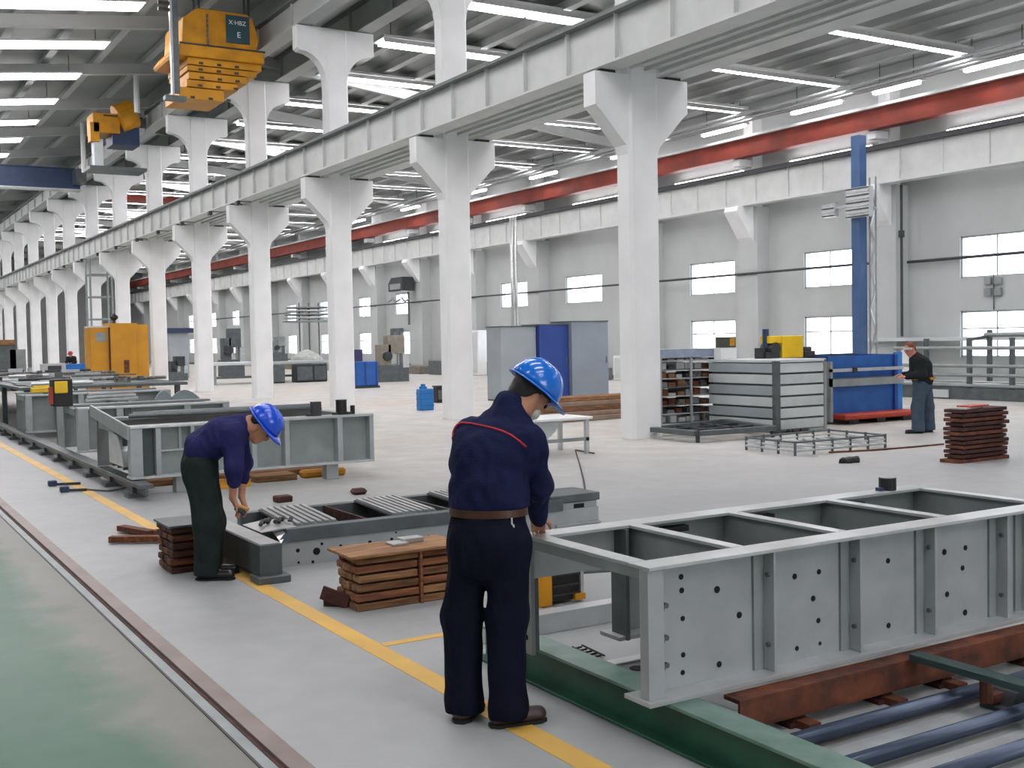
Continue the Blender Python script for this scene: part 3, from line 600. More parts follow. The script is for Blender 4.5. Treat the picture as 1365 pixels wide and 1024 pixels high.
for i, (px, h, r, lab) in enumerate(((421, .17, .075, 'square dark pot'), (455, .18, .07, 'round black pot'), (470, .1, .03, 'small black pot'))):
    x_ = onY(px, 548, 13.5).x
    pt = thing('steel_pot', lab+' standing on top of the long grey girder', 'pot', (x_, 13.5, .82))
    MB().cyl((x_, 13.5, .82), (x_, 13.5, .82+h), r, 4 if i == 0 else 16).build('body', M_BLACK if i else M_DARK, pt)
    MB().cyl((x_, 13.5, .82+h), (x_, 13.5, .83+h), r*1.06, 4 if i == 0 else 16).build('rim', M_DARK, pt)
    MB().box(x_-r-.05, x_-r*.7, 13.47, 13.53, .82, .85).build('lug', M_DARK, pt)
q = MB().cyl((3.3, 14.9, .86), (5.7, 14.7, .86), .04, 8).cyl((3.2, 14.7, .86), (5.6, 14.55, .86), .03, 8).cyl((3.6, 15.1, .86), (5.9, 15.0, .86), .035, 8).build('long_bar', M_STEELD); tag(q, 'long dark bars tied together lying on top of the grey girder', 'bars')
# curved slate guard plates
gd = thing('guard_plate', 'pair of rounded slate grey guard plates standing behind the long girder', 'guard', (5.5, 21.5, 0))
for (pa, pb) in ((206, 232), (226, 268)):
    a = onY(pa, 545, 21.5).x; b = onY(pb, 545, 21.5).x; pts = [(a, .45)]
    for k in range(9): pts.append((a+(b-a)*k/8, .66+.24*math.sin(PI*(k+.6)/9.2)))
    pts.append((b, .45)); MB().prism(pts, 'y', 21.5, 21.56).build('plate', mat('slate_guard', (120, 134, 138), .45, var=.1), gd)
B(onY(206, 545, 21.5).x, onY(268, 545, 21.5).x, 21.45, 21.6, 0, .5).build('base', M_STEELD, gd)
# ---- skid rail along the line with its feet
sr = thing('skid_rail', 'long dull steel skid rail on feet beside the yellow floor line', 'rail', (2.98, 19, 0))
MB().box(2.9, 3.06, 12.9, 34, .14, .19).box(2.96, 3.0, 12.9, 34, .06, .14).build('rail', M_STEELD, sr, bevel=.004)
s0 = None
for k in range(17):
    if s0 is None: s0 = MB().box(2.86, 3.08, 13.3, 13.5, 0, .05).box(2.92, 3.04, 13.34, 13.46, .05, .14).build('foot', M_STEELD, sr)
    else: inst(s0, sr, (0, 1.25*k, 0))
# more frames of the line
g4 = box_girder(3.05, 5.3, 17.3, 18.6, .2, .86, 'shorter grey box girder further along the skid rail with the black cabinet', [(3.05, 3.2), (3.6, 3.7), (4.6, 4.7), (5.2, 5.3)])
B(3.72, 3.82, 17.35, 17.45, .23, .83).build('dark_rib', M_STEELD, g4)
g5 = box_girder(3.0, 5.6, 22.0, 23.4, .2, .9, 'grey box girder third along the skid rail', [(3.0, 3.1), (3.9, 4.0), (4.8, 4.9), (5.5, 5.6)])
B(3.5, 3.62, 21.9, 22.0, 0, 1.3).build('upright', M_STEELD, g5); B(3.3, 3.42, 20.6, 20.7, .0, 1.0).build('upright', M_STEEL2, g4)
# black cabinet with yellow face
p = onY(85, 530, 18.2)
bk = thing('control_box', 'black control box with bright yellow face standing on the grey girder', 'box', (p.x, 18.2, .86))
a, b = onY(71, 520, 18.0).x, onY(97, 520, 18.0).x
B(a, b, 18.0, 18.35, .86, 1.27).build('case', M_BLACK, bk, bevel=.01)
a2, b2 = onY(72.5, 510, 17.98).x, onY(90, 510, 17.98).x
B(a2, b2, 17.975, 18.0, 1.06, 1.24).build('face_plate', M_YELLOW2, bk, bevel=.008)
B(a-.05, a, 18.02, 18.12, .9, 1.15).build('side_lamp', M_RED, bk)
# sheets piled over the line
rr = random.Random(11)
for i in range(16):
    x_ = rr.uniform(3.15, 3.5); y_ = 24+i*.92; z_ = .9985
    q = MB().bar((x_, y_, z_), (x_+rr.uniform(1.6, 2.8), y_+rr.uniform(-.04, .04), z_), rr.uniform(.4, .8), .025).build('steel_sheet', rr.choice([M_STEELD, M_STEEL2, M_CLUT, M_STEELL]))
    tag(q, 'grey steel sheet in the flat pile over the line of girders', 'sheet', 'sheets piled over the line')
tr = thing('sheet_trestle', 'long dark trestle table carrying the piled steel sheets', 'trestle', (4.5, 31, 0))
B(3.1, 6.3, 23.4, 39, .93, .985).build('top', M_STEELD, tr)
for xx in (3.2, 6.1):
    for yy in (23.6, 27, 31, 35, 38.8): B(xx, xx+.1, yy, yy+.1, 0, .93).build('leg', M_STEELD, tr)
for i in range(34):
    x_ = 3.3+2.6*((i*7) % 11)/11; y_ = 23.55+.44*i; kind = i % 4
    if kind == 0: q = MB().cyl((x_, y_-.1, 1.05), (x_+rr.uniform(.8, 1.6), y_-.1, 1.05), .035, 8); nm, lb, ct = 'stock_tube', 'grey tube laid across the sheets on the trestle table', 'tube'
    elif kind == 1: q = B(x_, x_+rr.uniform(.3, .7), y_-.16, y_-.02, 1.012, 1.05+rr.uniform(0, .1)); nm, lb, ct = 'steel_block', 'small grey steel block on the trestle table', 'block'
    elif kind == 2: q = MB().bar((x_, y_-.1, 1.03), (x_+rr.uniform(.9, 1.7), y_-.06, 1.03), .1, .03); nm, lb, ct = 'flat_bar', 'flat steel bar on the trestle table', 'bar'
    else: q = MB().cyl((x_, y_-.1, 1.012), (x_, y_-.1, 1.09+rr.uniform(0, .1)), .07, 10); nm, lb, ct = 'steel_pot', 'small round steel pot on the trestle table', 'pot'
    q = q.build(nm, rr.choice([M_ALU, M_STEELL, M_DARK, M_STEELD, M_CLUT])); tag(q, lb, ct, lb+'s')
for i, (xq, Yq, w_) in enumerate(((3.35, 22.12, .5), (3.45, 23.28, .3))):
    v = Vector((xq, Yq, .9)); q = thing('warning_rail', ('long yellow warning rail on grey clips on the girder before the trestle table', 'short yellow warning rail on grey clips on the girder before the trestle table')[i], 'rail', (v.x, Yq, .9))
    B(v.x-w_/2, v.x+w_/2, Yq-.06, Yq+.06, .93, 1.02).build('bar', M_YELLOW2, q, bevel=.01); B(v.x-.04, v.x+.04, Yq-.04, Yq+.04, .9, .93).build('clip', M_STEELD, q)
rd = thing('roller_bundle', 'bundle of bright horizontal tubes on a bracket beyond the black control box', 'tubes', (5.0, 20.5, 0))
for k in range(5):
    z_ = .82+.055*(k % 3); y_ = 20.4+.07*(k//2)
    a = onY(113+2*k, 518, y_).x; b = onY(188-3*k, 512, y_).x
    MB().cyl((a, y_, z_), (b, y_+.3, z_), .03, 8).build('tube', M_ALU, rd)
xm_ = onY(150, 520, 20.5).x
B(xm_-.06, xm_+.06, 20.4, 20.7, 0, .8).build('stand', M_STEELD, rd)
# tools on the floor near the yellow line
for (px, py, ang, lab) in ((70, 648, .5, 'first'), (86, 656, .2, 'second')):
    p = gp(px, py); q = thing('hand_tool', 'dark hand tool with a block head lying on the floor, %s' % ('with the shorter shaft' if lab == 'second' else 'with the longer shaft'), 'tool', (p.x, p.y, 0))
    B(p.x-.05, p.x+.05, p.y-.05, p.y+.05, 0, .07).build('head', M_NAVYP, q, bevel=.008)
    MB().bar((p.x, p.y, .02), (p.x+(.32 if lab == 'first' else .24), p.y-.1, .02), .03, .03).build('shaft', M_DARK, q)
pts = [gp(px, py, .012) for px, py in ((116, 652.5), (128, 653.5), (145, 654.5), (160, 652), (172, 648))]
q = MB().sweep(pts, .012).build('air_hose', M_STEELD); tag(q, 'thin grey hose crossing the yellow line to the long girder', 'hose')

# ================================================================== the middle distance
def cylz(x, y, z0, z1, r, n=14): return MB().cyl((x, y, z0), (x, y, z1), r, n)
# ---- blue canister and black bin by the second column
p = gp(567, 547)
cn = thing('canister', 'blue metal canister with a screw neck on the floor near a column', 'canister', p)
B(p.x-.19, p.x+.19, p.y-.12, p.y+.12, 0, .54).build('body', mat('canister_blue', (34, 116, 184), .45, var=.12), cn, bevel=.02)
cylz(p.x-.05, p.y, .54, .6, .1).build('neck', MATS['canister_blue'], cn); cylz(p.x-.05, p.y, .6, .66, .06).build('cap', MATS['canister_blue'], cn)
for zz in (.12, .28, .42): B(p.x-.195, p.x+.195, p.y-.125, p.y+.125, zz, zz+.015).build('rib', M_BLUE, cn)
p = gp(586, 537)
bb = thing('black_bin', 'small black open bin on the floor beside the column foot', 'bin', p)
B(p.x-.13, p.x+.13, p.y-.12, p.y+.12, 0, .44).build('body', M_BLACK, bb, bevel=.01); B(p.x-.15, p.x+.15, p.y-.14, p.y+.14, .44, .48).build('rim', M_DARK, bb)
B(p.x-.1, p.x+.1, p.y-.13, p.y-.12, .1, .36).build('label_plate', M_STEELD, bb)
# ---- blue waste container with raised back
a, b = onY(472, 500, 39).x, onY(503, 500, 39).x
bm_ = thing('blue_skip', 'blue steel skip with a dark raised back near the far windows', 'skip', (a, 39, 0))
B(a, b+.05, 39, 39.9, .08, 1.0).build('tub', M_BLUE, bm_, bevel=.03); B(a-.05, a+.75, 39.9, 40.0, .08, 1.45).build('back_panel', mat('skip_back', (60, 56, 96), .5), bm_)
for xx in (a+.05, (a+b)/2, b-.02): B(xx-.03, xx+.03, 38.97, 39, .1, .98).build('rib', M_BLUE2, bm_)
B(a-.05, b+.1, 39, 39.9, 0, .08).build('skid', M_DARK, bm_)
# ---- grey and blue partition cabinets
a, b, c_, d = [onY(px, 480, 27.0).x for px in (670, 718, 757, 806)]
for (u, v, m, z, y0, lab, nm) in ((a, b, M_PANELG, 2.08, 27.1, 'plain pale grey sheet cabinet beside the blue one, lowest of the three', 'tall_cabinet'), (b, c_, M_BLUE2, 2.12, 26.95, 'deep blue sheet cabinet standing between two plain grey ones', 'tall_cabinet'), (c_, d, mat('slate_panel', (142, 152, 162), .5, var=.06, scale=1.5), 2.2, 26.8, 'slate grey sheet cabinet right beside the blue one, tallest of the three', 'tall_cabinet')):
    q = thing(nm, lab, 'cabinet', ((u+v)/2, 27.3, 0), 'tall sheet cabinets')
    B(u+.01, v-.01, y0, 27.9, .04, z).build('body', m, q, bevel=.006); B(u, v, y0-.02, 27.92, z, z+.03).build('top', M_STEELD, q); B(u+.02, v-.02, y0+.02, 27.9, 0, .04).build('plinth', M_DARK, q)
    B(v-.1, v-.07, y0-.015, y0, 1.0, 1.18).build('handle', M_STEELD, q)
# ---- pile of long timbers beside the column
rs = random.Random(5)
for l in range(5):
    for r in range(5-l//2):
        a = gp(708+rs.uniform(-6, 6), 562-l*1.0).x; y_ = 19.4+.17*r+.06*l
        q = MB().bar((12.0+rs.uniform(-.2, .2), y_-.1, .055+.1*l), (15.6+rs.uniform(-.4, .4), y_+.1, .055+.1*l), .13, .095).build('timber', rs.choice([M_WOODS[0], M_WOODS[1], mat('grey_timber', (150, 128, 112), .8, var=.15)]), bevel=.008)
        tag(q, 'long rough timber in the pile behind the white bench', 'timber', 'timbers piled behind the white bench')
# ---- white bench with folded tarpaulin belly
wbn = thing('white_bench', 'white topped bench with a sagging pale sheet under it', 'bench', (9.6, 14.4, 0))
bx0, bx1, by = onY(690, 557, 14.2).x, onY(773, 557, 14.2).x, 14.2
B(bx0, bx1, by-.35, by+.5, .52, .56).build('top', M_COL, wbn, bevel=.008)
prof = [(bx0, .5)] + [(bx0+(bx1-.5-bx0)*k/8, .5-.26*math.sin(PI*k/8)**.7) for k in range(1, 8)] + [(bx1-.5, .5)]
MB().prism(prof, 'y', by-.2, by+.3).build('sheet', M_PANELW, wbn)
for (xx, yy) in ((bx1-.09, by-.3), (bx1-.09, by+.42), (bx0+.06, by-.3), (bx0+.06, by+.42)): B(xx-.03, xx+.03, yy-.03, yy+.03, 0, .52).build('leg', M_STEELL, wbn)
B(bx0+.06, bx1-.06, by-.33, by-.27, .2, .25).build('stretcher', M_STEEL2, wbn)
pts = [Vector((bx1-.1, by-.46, .02)), Vector((bx1-.1, by-.5, .02))] + [gp(px, py, .01) for px, py in ((767, 600), (773, 620), (778, 640), (781, 660), (784, 685))]
q = MB().sweep(pts, .012).build('cable', M_DARK); tag(q, 'thin dark cable trailing from the white bench across the floor', 'cable')
# ---- low dark platform frame
pf = thing('platform_frame', 'low dark steel platform frame on short legs by the shelf rack', 'platform', (13, 14.5, 0))
P4 = [gp(866, 572, .15), gp(930, 578, .15), gp(1030, 571, .15), gp(965, 562, .15)]
for k in range(4): MB().bar(P4[k], P4[(k+1) % 4], .16, .08).build('edge_beam', M_STEELD, pf)
for f_ in (.33, .66): MB().bar(P4[0].lerp(P4[1], f_), P4[3].lerp(P4[2], f_), .08, .05).build('cross_bar', M_DARK, pf); MB().bar(P4[0].lerp(P4[3], f_), P4[1].lerp(P4[2], f_), .08, .05).build('cross_bar', M_DARK, pf)
for k in range(4): cylz(P4[k].x, P4[k].y, 0, .11, .035).build('leg', M_DARK, pf)
# ---- shelf rack full of flat parts
sx0, sx1, sy = 13.05, 14.5, 16.3
rk = thing('shelf_rack', 'open rack of wire shelves crowded with flat metal parts beside the column', 'rack', (sx0, sy, 0))
for xx in (sx0, (sx0+sx1)/2, sx1):
    for yy in (sy, sy+.9): B(xx-.02, xx+.02, yy-.02, yy+.02, 0, 1.36).build('post', M_ALU, rk)
for k in range(8):
    z = .12+.165*k; B(sx0, sx1, sy, sy+.9, z, z+.018).build('shelf', M_STEELL if k % 2 else M_STEELD, rk)
B(sx0-.02, sx1+.02, sy-.02, sy+.92, 1.34, 1.5).build('top_tray', mat('tray_blue_grey', (148, 160, 178), .4, var=.1), rk)
for k in range(8):
    z = .138+.165*k
    for j in range(7):
        w_ = rs.uniform(.16, .22); x_ = sx0+.05+.2*j; h_ = rs.uniform(.05, .135) if k < 7 else .03
        q = B(x_, x_+w_*.85, sy+.02+rs.uniform(0, .1), sy+.6, z, z+h_).build('metal_part', rs.choice([M_CLUT, M_RUST, M_STEELL, M_DARK, M_WOODS[1], M_STEEL2]), bevel=.004)
        tag(q, 'small flat metal part lying on a shelf of the crowded rack', 'part', 'parts on the crowded rack')
# ---- big slatted grey crate
cx0, cy0, ch = 14.15, 14.47, 1.27
cyB = onX(945, 540, cx0).y; cxB = onY(1100, 540, cy0).x
cr = thing('slatted_crate', 'large pale grey crate of horizontal slats with a dark corner post', 'crate', (cx0, cy0, 0))
B(cx0+.05, cxB-.05, cy0+.05, cyB-.05, .03, ch-.03).build('liner', M_STEELD, cr)
hs = [.06, .26, .46, .66, .86, 1.06]
for k, z in enumerate(hs):
    B(cx0, cx0+.05, cy0+.06, cyB, z, z+.165).build('slat', M_PANELW if k % 2 == 0 else M_PANELG, cr, bevel=.006)
    B(cx0+.06, cxB, cy0, cy0+.05, z, z+.165).build('slat', M_PANELW if k % 2 else mat('pale_panel_b', (186, 193, 194), .55, var=.06), cr, bevel=.006)
B(cx0-.02, cxB+.02, cy0-.02, cyB, ch-.03, ch+.02).build('lid', M_PANELW, cr, bevel=.006)
B(cx0-.04, cx0+.06, cy0-.05, cy0+.05, 0, ch).build('corner_post', M_STEELD, cr); cylz(cx0, cy0-.03, 0, .05, .14).build('post_foot', M_DARK, cr)
B(cxB-.04, cxB+.02, cy0-.02, cy0+.05, 0, ch).build('corner_post', M_STEEL2, cr); B(cx0, cxB, cy0, cyB-.02, 0, .05).build('base', M_STEEL2, cr)
# machine on the crate
mx0 = onY(1016, 470, 15.6).x; mx1 = onY(1066, 470, 15.6).x
mc = thing('press_machine', 'small bright yellow press with dark gear standing on the slatted crate', 'machine', (mx0, 15.6, ch+.02))
z = ch+.02
B(mx0+.42, mx1, 15.5, 15.8, z, z+.42).build('frame', M_YELLOW2, mc, bevel=.01); B(mx0+.12, mx0+.45, 15.52, 15.78, z+.28, z+.42).build('arm', M_YELLOW2, mc, bevel=.01)
MB().cyl((mx0+.14, 15.65, z+.2), (mx0+.14, 15.65, z+.55), .06, 12).build('motor', M_NAVYP, mc); B(mx0, mx0+.36, 15.5, 15.8, z, z+.12).build('bed', M_DARK, mc)
MB().cyl((mx0+.25, 15.49, z+.18), (mx0+.25, 15.8, z+.18), .12, 14).build('wheel', M_DARK, mc); B(mx0-.1, mx0+.02, 15.55, 15.7, z, z+.2).build('handle', M_DARK, mc)
q = MB().box(mx1+.05, mx1+.32, 15.5, 15.8, z, z+.12).box(mx1+.08, mx1+.28, 15.55, 15.75, z+.12, z+.2).build('parts_tray', M_DARK, bevel=.01); tag(q, 'dark low tray of parts on the slatted crate beside the yellow press', 'tray')
x_ = onY(930, 470, 17.2).x
tm = thing('monitor_unit', 'white cased unit with a small dark screen on the shelf rack side of the crate', 'monitor', (x_, 17.2, 1.3))
yv = cyB-.25; x_ = onY(928, 470, yv).x; x_ = max(x_, cx0+.2)
B(x_-.2, x_+.2, yv-.1, yv+.1, z, z+.22).build('case', M_COL, tm, bevel=.01); B(x_-.17, x_+.17, yv-.1, yv+.08, z+.22, z+.42).build('screen', mat('screen_olive', (70, 74, 60), .4), tm); B(x_+.02, x_+.14, yv-.104, yv-.1, z+.25, z+.4).build('panel', M_YELLOW, tm)
tm.location = (x_, yv, z)
for ch_ in tm.children: ch_.matrix_parent_inverse = Matrix.Translation(-Vector((x_, yv, z)))
# ---- low wheeled bed frame
bf = thing('rail_bed', 'low rectangular frame of thin steel rails on short posts on the open floor', 'frame', (12.5, 12, 0))
U = [gp(995, 600), gp(1060, 608), gp(1180, 597), gp(1105, 589)]
for zz, r in ((.07, .024), (.13, .018), (.19, .016)):
    for k in range(4): MB().cyl(U[k]+Vector((0, 0, zz)), U[(k+1) % 4]+Vector((0, 0, zz)), r, 6).build('rail', M_STEELD if zz > .15 else M_STEELL, bf)
for k in range(4):
    n_ = 3 if k % 2 == 0 else 5
    for j in range(n_):
        v = U[k].lerp(U[(k+1) % 4], j/n_); cylz(v.x, v.y, 0, .21, .022, 6).build('post', M_STEELD, bf)
for j in range(1, 6):
    MB().cyl(U[0].lerp(U[3], j/6)+Vector((0, 0, .075)), U[1].lerp(U[2], j/6)+Vector((0, 0, .075)), .02, 5).build('slat', M_STEELL, bf)
for (px, py, w_, lab) in ((1132, 617, .13, 'small black glove lying on the open floor beside the bed frame'), (1062, 578, .2, 'dark bundled tool bag by the foot of the crate corner post')):
    p = gp(px, py); q = MB()
    for k in range(5): q.cyl((p.x-w_+k*w_*.5, p.y, .02+.01*(k % 2)), (p.x-w_+k*w_*.5+w_*.5, p.y+.05*(-1)**k, .03+.01*(k % 2)), .03+w_*.15, 7)
    q = q.build('work_glove' if w_ < .15 else 'tool_bag', M_BLACK); tag(q, lab, 'glove' if w_ < .15 else 'bag')
# ---- blue container on a red base
kx0, kx1, ky = onY(1104, 520, 15.2).x, onY(1204, 520, 15.2).x, 15.2
kb = thing('blue_container', 'open blue steel container with grey side rails on a red base', 'container', (kx0, ky, 0))
B(kx0, kx1-.3, ky, ky+.04, .2, 1.3).build('front_panel', M_BLUE, kb); B(kx1-.3, kx1-.22, ky-.05, ky+.3, .2, 1.3).build('rib', M_BLUE2, kb); B(kx1-.22, kx1, ky+.02, ky+.06, .2, 1.34).build('front_panel', mat('bright_blue', (40, 128, 206), .45, var=.1), kb)
B(kx0, kx0+.04, ky+.04, ky+1.2, .2, 1.3).build('side_panel', M_BLUE2, kb); B(kx1-.04, kx1, ky+.06, ky+1.2, .2, 1.3).build('side_panel', M_BLUE2, kb); B(kx0, kx1, ky+1.2, ky+1.24, .2, 1.32).build('back_panel', mat('teal_panel', (52, 84, 104), .5), kb)
B(kx0, kx1, ky+.04, ky+1.2, .2, .24).build('floor_plate', M_DARK, kb)
for (za, zb, m) in ((1.0, 1.06, M_STEELL), (.72, .86, M_STEEL2), (.86, .88, M_STEELD)): B(kx0-.04, kx1-.1, ky-.1, ky-.055, za, zb).build('side_rail', m, kb)
B(kx0-.04, kx0+.02, ky-.1, ky+.05, .05, 1.2).build('post', M_STEEL2, kb); cylz(kx0+.6, ky-.12, .98, 1.08, .05).build('clamp', M_DARK, kb)
B(kx0+.1, kx1+.12, ky-.35, ky+1.1, .09, .2).build('base', M_RED, kb, bevel=.03)
for xx in (kx0+.3, (kx0+kx1)/2, kx1-.3): B(xx, xx+.25, ky-.25, ky+1, 0, .09).build('skid', M_DARK, kb)
q = MB().sweep([gp(1105, 603, .015), gp(1165, 600, .015), gp(1215, 596, .015), gp(1258, 592, .015)], .014).build('air_hose', M_RUST); tag(q, 'tan hose from the bed frame to the rusty plate stack', 'hose')
# ---- stack of rusty plates
bx0, bx1, byy = onY(1284, 590, 9.55).x, onY(1347, 590, 9.55).x, 9.55
for k in range(12):
    z = .06*k; j = rs.uniform(-.03, .03); sh = .03 if k % 2 else 0
    ps = MB()
    n_ = 14; w_ = (bx1-bx0)/2+(.06 if k == 0 else 0); dpt = .42; cxx = (bx0+bx1)/2+j
    poly = [(cxx-w_, byy+.02), (cxx-w_*.92, byy-.0), (cxx+w_*.9, byy+sh), (cxx+w_, byy+.05), (cxx+w_, byy+.3), (cxx-w_, byy+.3)]
    q = ps.prism(poly, 'z', z, z+.045).build('rusty_plate', M_RUST2 if k % 3 else M_RUST, bevel=.004); tag(q, 'rusty brown cast plate in the stack on the open floor', 'plate', 'rusty plates stacked on the open floor')
    if k < 11:
        for xx in (cxx-w_*.8, cxx+w_*.72):
            s_ = B(xx, xx+.06, byy+.06, byy+.26, z+.045, z+.06).build('spacer', M_RUST2, q)
for i, (x_, a_) in enumerate(((bx0+.24, .3), (bx0+.34, -.15))):
    q = MB().bar((x_-.2, byy+.1, .717+.022*i), (x_+.25, byy+.16+a_*.1, .717+.022*i), .2, .02).build('steel_sheet', M_PANELW if i == 0 else M_RED); tag(q, ('pale loose sheet on top of the rusty plate stack', 'red loose sheet on top of the rusty plate stack')[i], 'sheet')
# ---- pipe racks along the window wall
px0, px1 = 24.2, 25.4
pr = thing('pipe_rack', 'long grey pipe rack with uprights in front of the windowed wall', 'rack', (24.6, 19, 0))
for yy in (19.6, 18.3, 17.1, 15.4): B(24.5, 24.6, yy-.05, yy+.05, 0, 1.55).build('upright', M_STEELD, pr)
for yy in (18.3, 16.2): B(25.3, 25.4, yy-.05, yy+.05, 0, 1.75).build('upright', M_STEELD, pr)
for zz in (.35, .62, .85, 1.3): MB().cyl((24.5, 20.6, zz), (24.5, 13.5, zz), .045, 8).build('rail', M_STEEL2, pr)
MB().cyl((25.3, 18.4, 1.62), (25.3, 13.5, 1.62), .06, 8).build('rail', M_STEEL2, pr); MB().cyl((24.5, 18.3, 1.5), (25.4, 18.3, 1.6), .04, 8).build('tie', M_STEELD, pr)
for k in range(9): MB().cyl((24.75+.07*k, 20.8, .35+.03*(k % 3)), (24.75+.07*k, 13.5, .35+.03*(k % 3)), .03, 6).build('stock_pipe', M_STEELL if k % 2 else M_STEEL2, pr)
B(24.4, 25.6, 13.5, 20.8, .0, .28).build('base', M_STEELD, pr); B(24.36, 24.4, 18.8, 19.3, .04, .24).build('label_board', M_PANELW, pr)
B(27.2, XW-.06, 13.6, 24.0, 1.46, 1.56).build('trim_3', M_PANELW); bpy.data.objects['trim_3']['kind'] = 'structure'
q = B(27.35, 27.44, 22.35, 22.75, .55, 1.3).build('notice_board', M_COL); tag(q, 'small white notice board at the pilaster behind the dark jacketed worker', 'board')
# conduit and sockets on the wall
q = MB().cyl((27.4, 22.75, 1.6), (27.4, 22.75, 6.1), .04, 8).cyl((27.4, 22.75, 4.55), (27.4, 22.75, 4.75), .09, 8).build('conduit', M_DARK); tag(q, 'vertical dark conduit down the pilaster by the big window', 'conduit')
es = thing('socket_boxes', 'cluster of four small grey socket boxes on the wall between upper and lower window', 'switchgear', (27.95, 20.05, 2.9))
for dy in (-.16, .16):
    for dz in (0, .32): B(27.88, XW, 20.05+dy-.1, 20.05+dy+.1, 2.7+dz, 2.92+dz).build('box', M_STEEL2, es, bevel=.01)
MB().cyl((27.96, 20.05, 2.3), (27.96, 20.05, 3.3), .02, 6).build('cable', M_STEELD, es)
# ---- blue post with floodlights and lattice
bp = onX(1146, 440, 25.6); PX_, PY_ = 25.6, bp.y
po = thing('blue_post', 'tall steel blue post with a lattice strip and two louvred floodlights', 'post', (PX_, PY_, 0))
B(PX_-.16, PX_+.16, PY_-.16, PY_+.16, 0, 7.42).build('shaft', M_POLEB, po, bevel=.02)
for k in range(9): MB().bar((PX_+.2, PY_-.42 + (.2 if k % 2 else 0), .6+.6*k), (PX_+.2, PY_-.22 - (.2 if k % 2 else 0), 1.2+.6*k), .03, .05).build('lattice', M_STEELL, po)
for dy in (-.22, -.44): B(PX_+.18, PX_+.22, PY_+dy-.02, PY_+dy+.02, 0, 6.2).build('lattice_rail', M_STEEL2, po)
def louvre(xc, yc, zc, w_, h_, par):
    f_ = B(xc-.06, xc+.1, yc-w_/2, yc+w_/2, zc-h_/2, zc+h_/2).build('floodlight', M_STEELL, par)
    n_ = max(4, int(h_/.09))
    for k in range(n_): zz = zc-h_/2+.03+(h_-.06)*k/(n_-1); B(xc-.1, xc-.06, yc-w_/2+.02, yc+w_/2-.02, zz-.014, zz+.014).build('louvre', M_BARE if k % 2 else M_DARK, f_)
v = onX(1146, 270, PX_-.25); louvre(PX_-.28, v.y, v.z, .85, .85, po)
v = onX(1106, 281, PX_-.35); louvre(PX_-.35, v.y, v.z, .48, .38, po)
MB().cyl((PX_-.3, PY_, v.z+.1), (PX_-.35, v.y, v.z+.05), .03, 6).build('bracket', M_STEELL, po); v2 = onX(1170, 275, PX_); MB().cyl((PX_, PY_-.1, v2.z+.3), (PX_, v2.y, v2.z-.1), .025, 6).build('bracket', M_STEELL, po)
# ---- bright twin pipes above the grey cabinets
v = onX(684, 400, 25.9)
q = MB().cyl((25.9, v.y, 0), (25.9, v.y, 7.1), .1, 10).cyl((25.9, v.y-.3, 0), (25.9, v.y-.3, 7.1), .06, 10).build('down_pipe', M_BARE, smooth=True); tag(q, 'bright twin down pipe rising behind the grey and blue cabinets', 'pipe')
# fan heater on the wall, switchgear below
v = onX(540, 380, 27.2)
fh = thing('fan_heater', 'dark hooded fan heater on a bracket high on the wall', 'heater', (27.2, v.y, v.z))
MB().prism([(v.y-.9, v.z-.35), (v.y+.9, v.z-.35), (v.y+.9, v.z+.1), (v.y+.5, v.z+.4), (v.y-.9, v.z+.4)], 'x', 26.6, 27.3).build('hood', M_DARK, fh); B(26.55, 26.6, v.y-.7, v.y+.6, v.z-.25, v.z+.05).build('grille', M_STEEL2, fh)
for k in range(5): MB().cyl((26.8, v.y-1.4+.6*k, v.z-.8-.15*(k % 2)), (26.8, v.y-.9+.6*k, v.z-.9+.2*(k % 2)), .05, 6).build('pipework', M_STEEL2, fh)
MB().cyl((27.1, v.y-.6, v.z-.4), (27.1, v.y-.6, v.z-2.2), .06, 6).build('pipework', M_STEELD, fh); B(27.3, 27.45, v.y-.3, v.y+.3, v.z-.2, v.z+.2).build('bracket', M_STEELD, fh)
for (px, py, lab) in ((531, 448, 'pair of dark switch boxes on the wall below the fan heater'),):
    v = onX(px, py, 27.9); q = thing('switchgear', lab, 'switchgear', v)
    for dy in (-.5, .3): B(27.75, XW, v.y+dy, v.y+dy+.5, v.z-.45, v.z+.45).build('box', M_STEELD, q, bevel=.03)
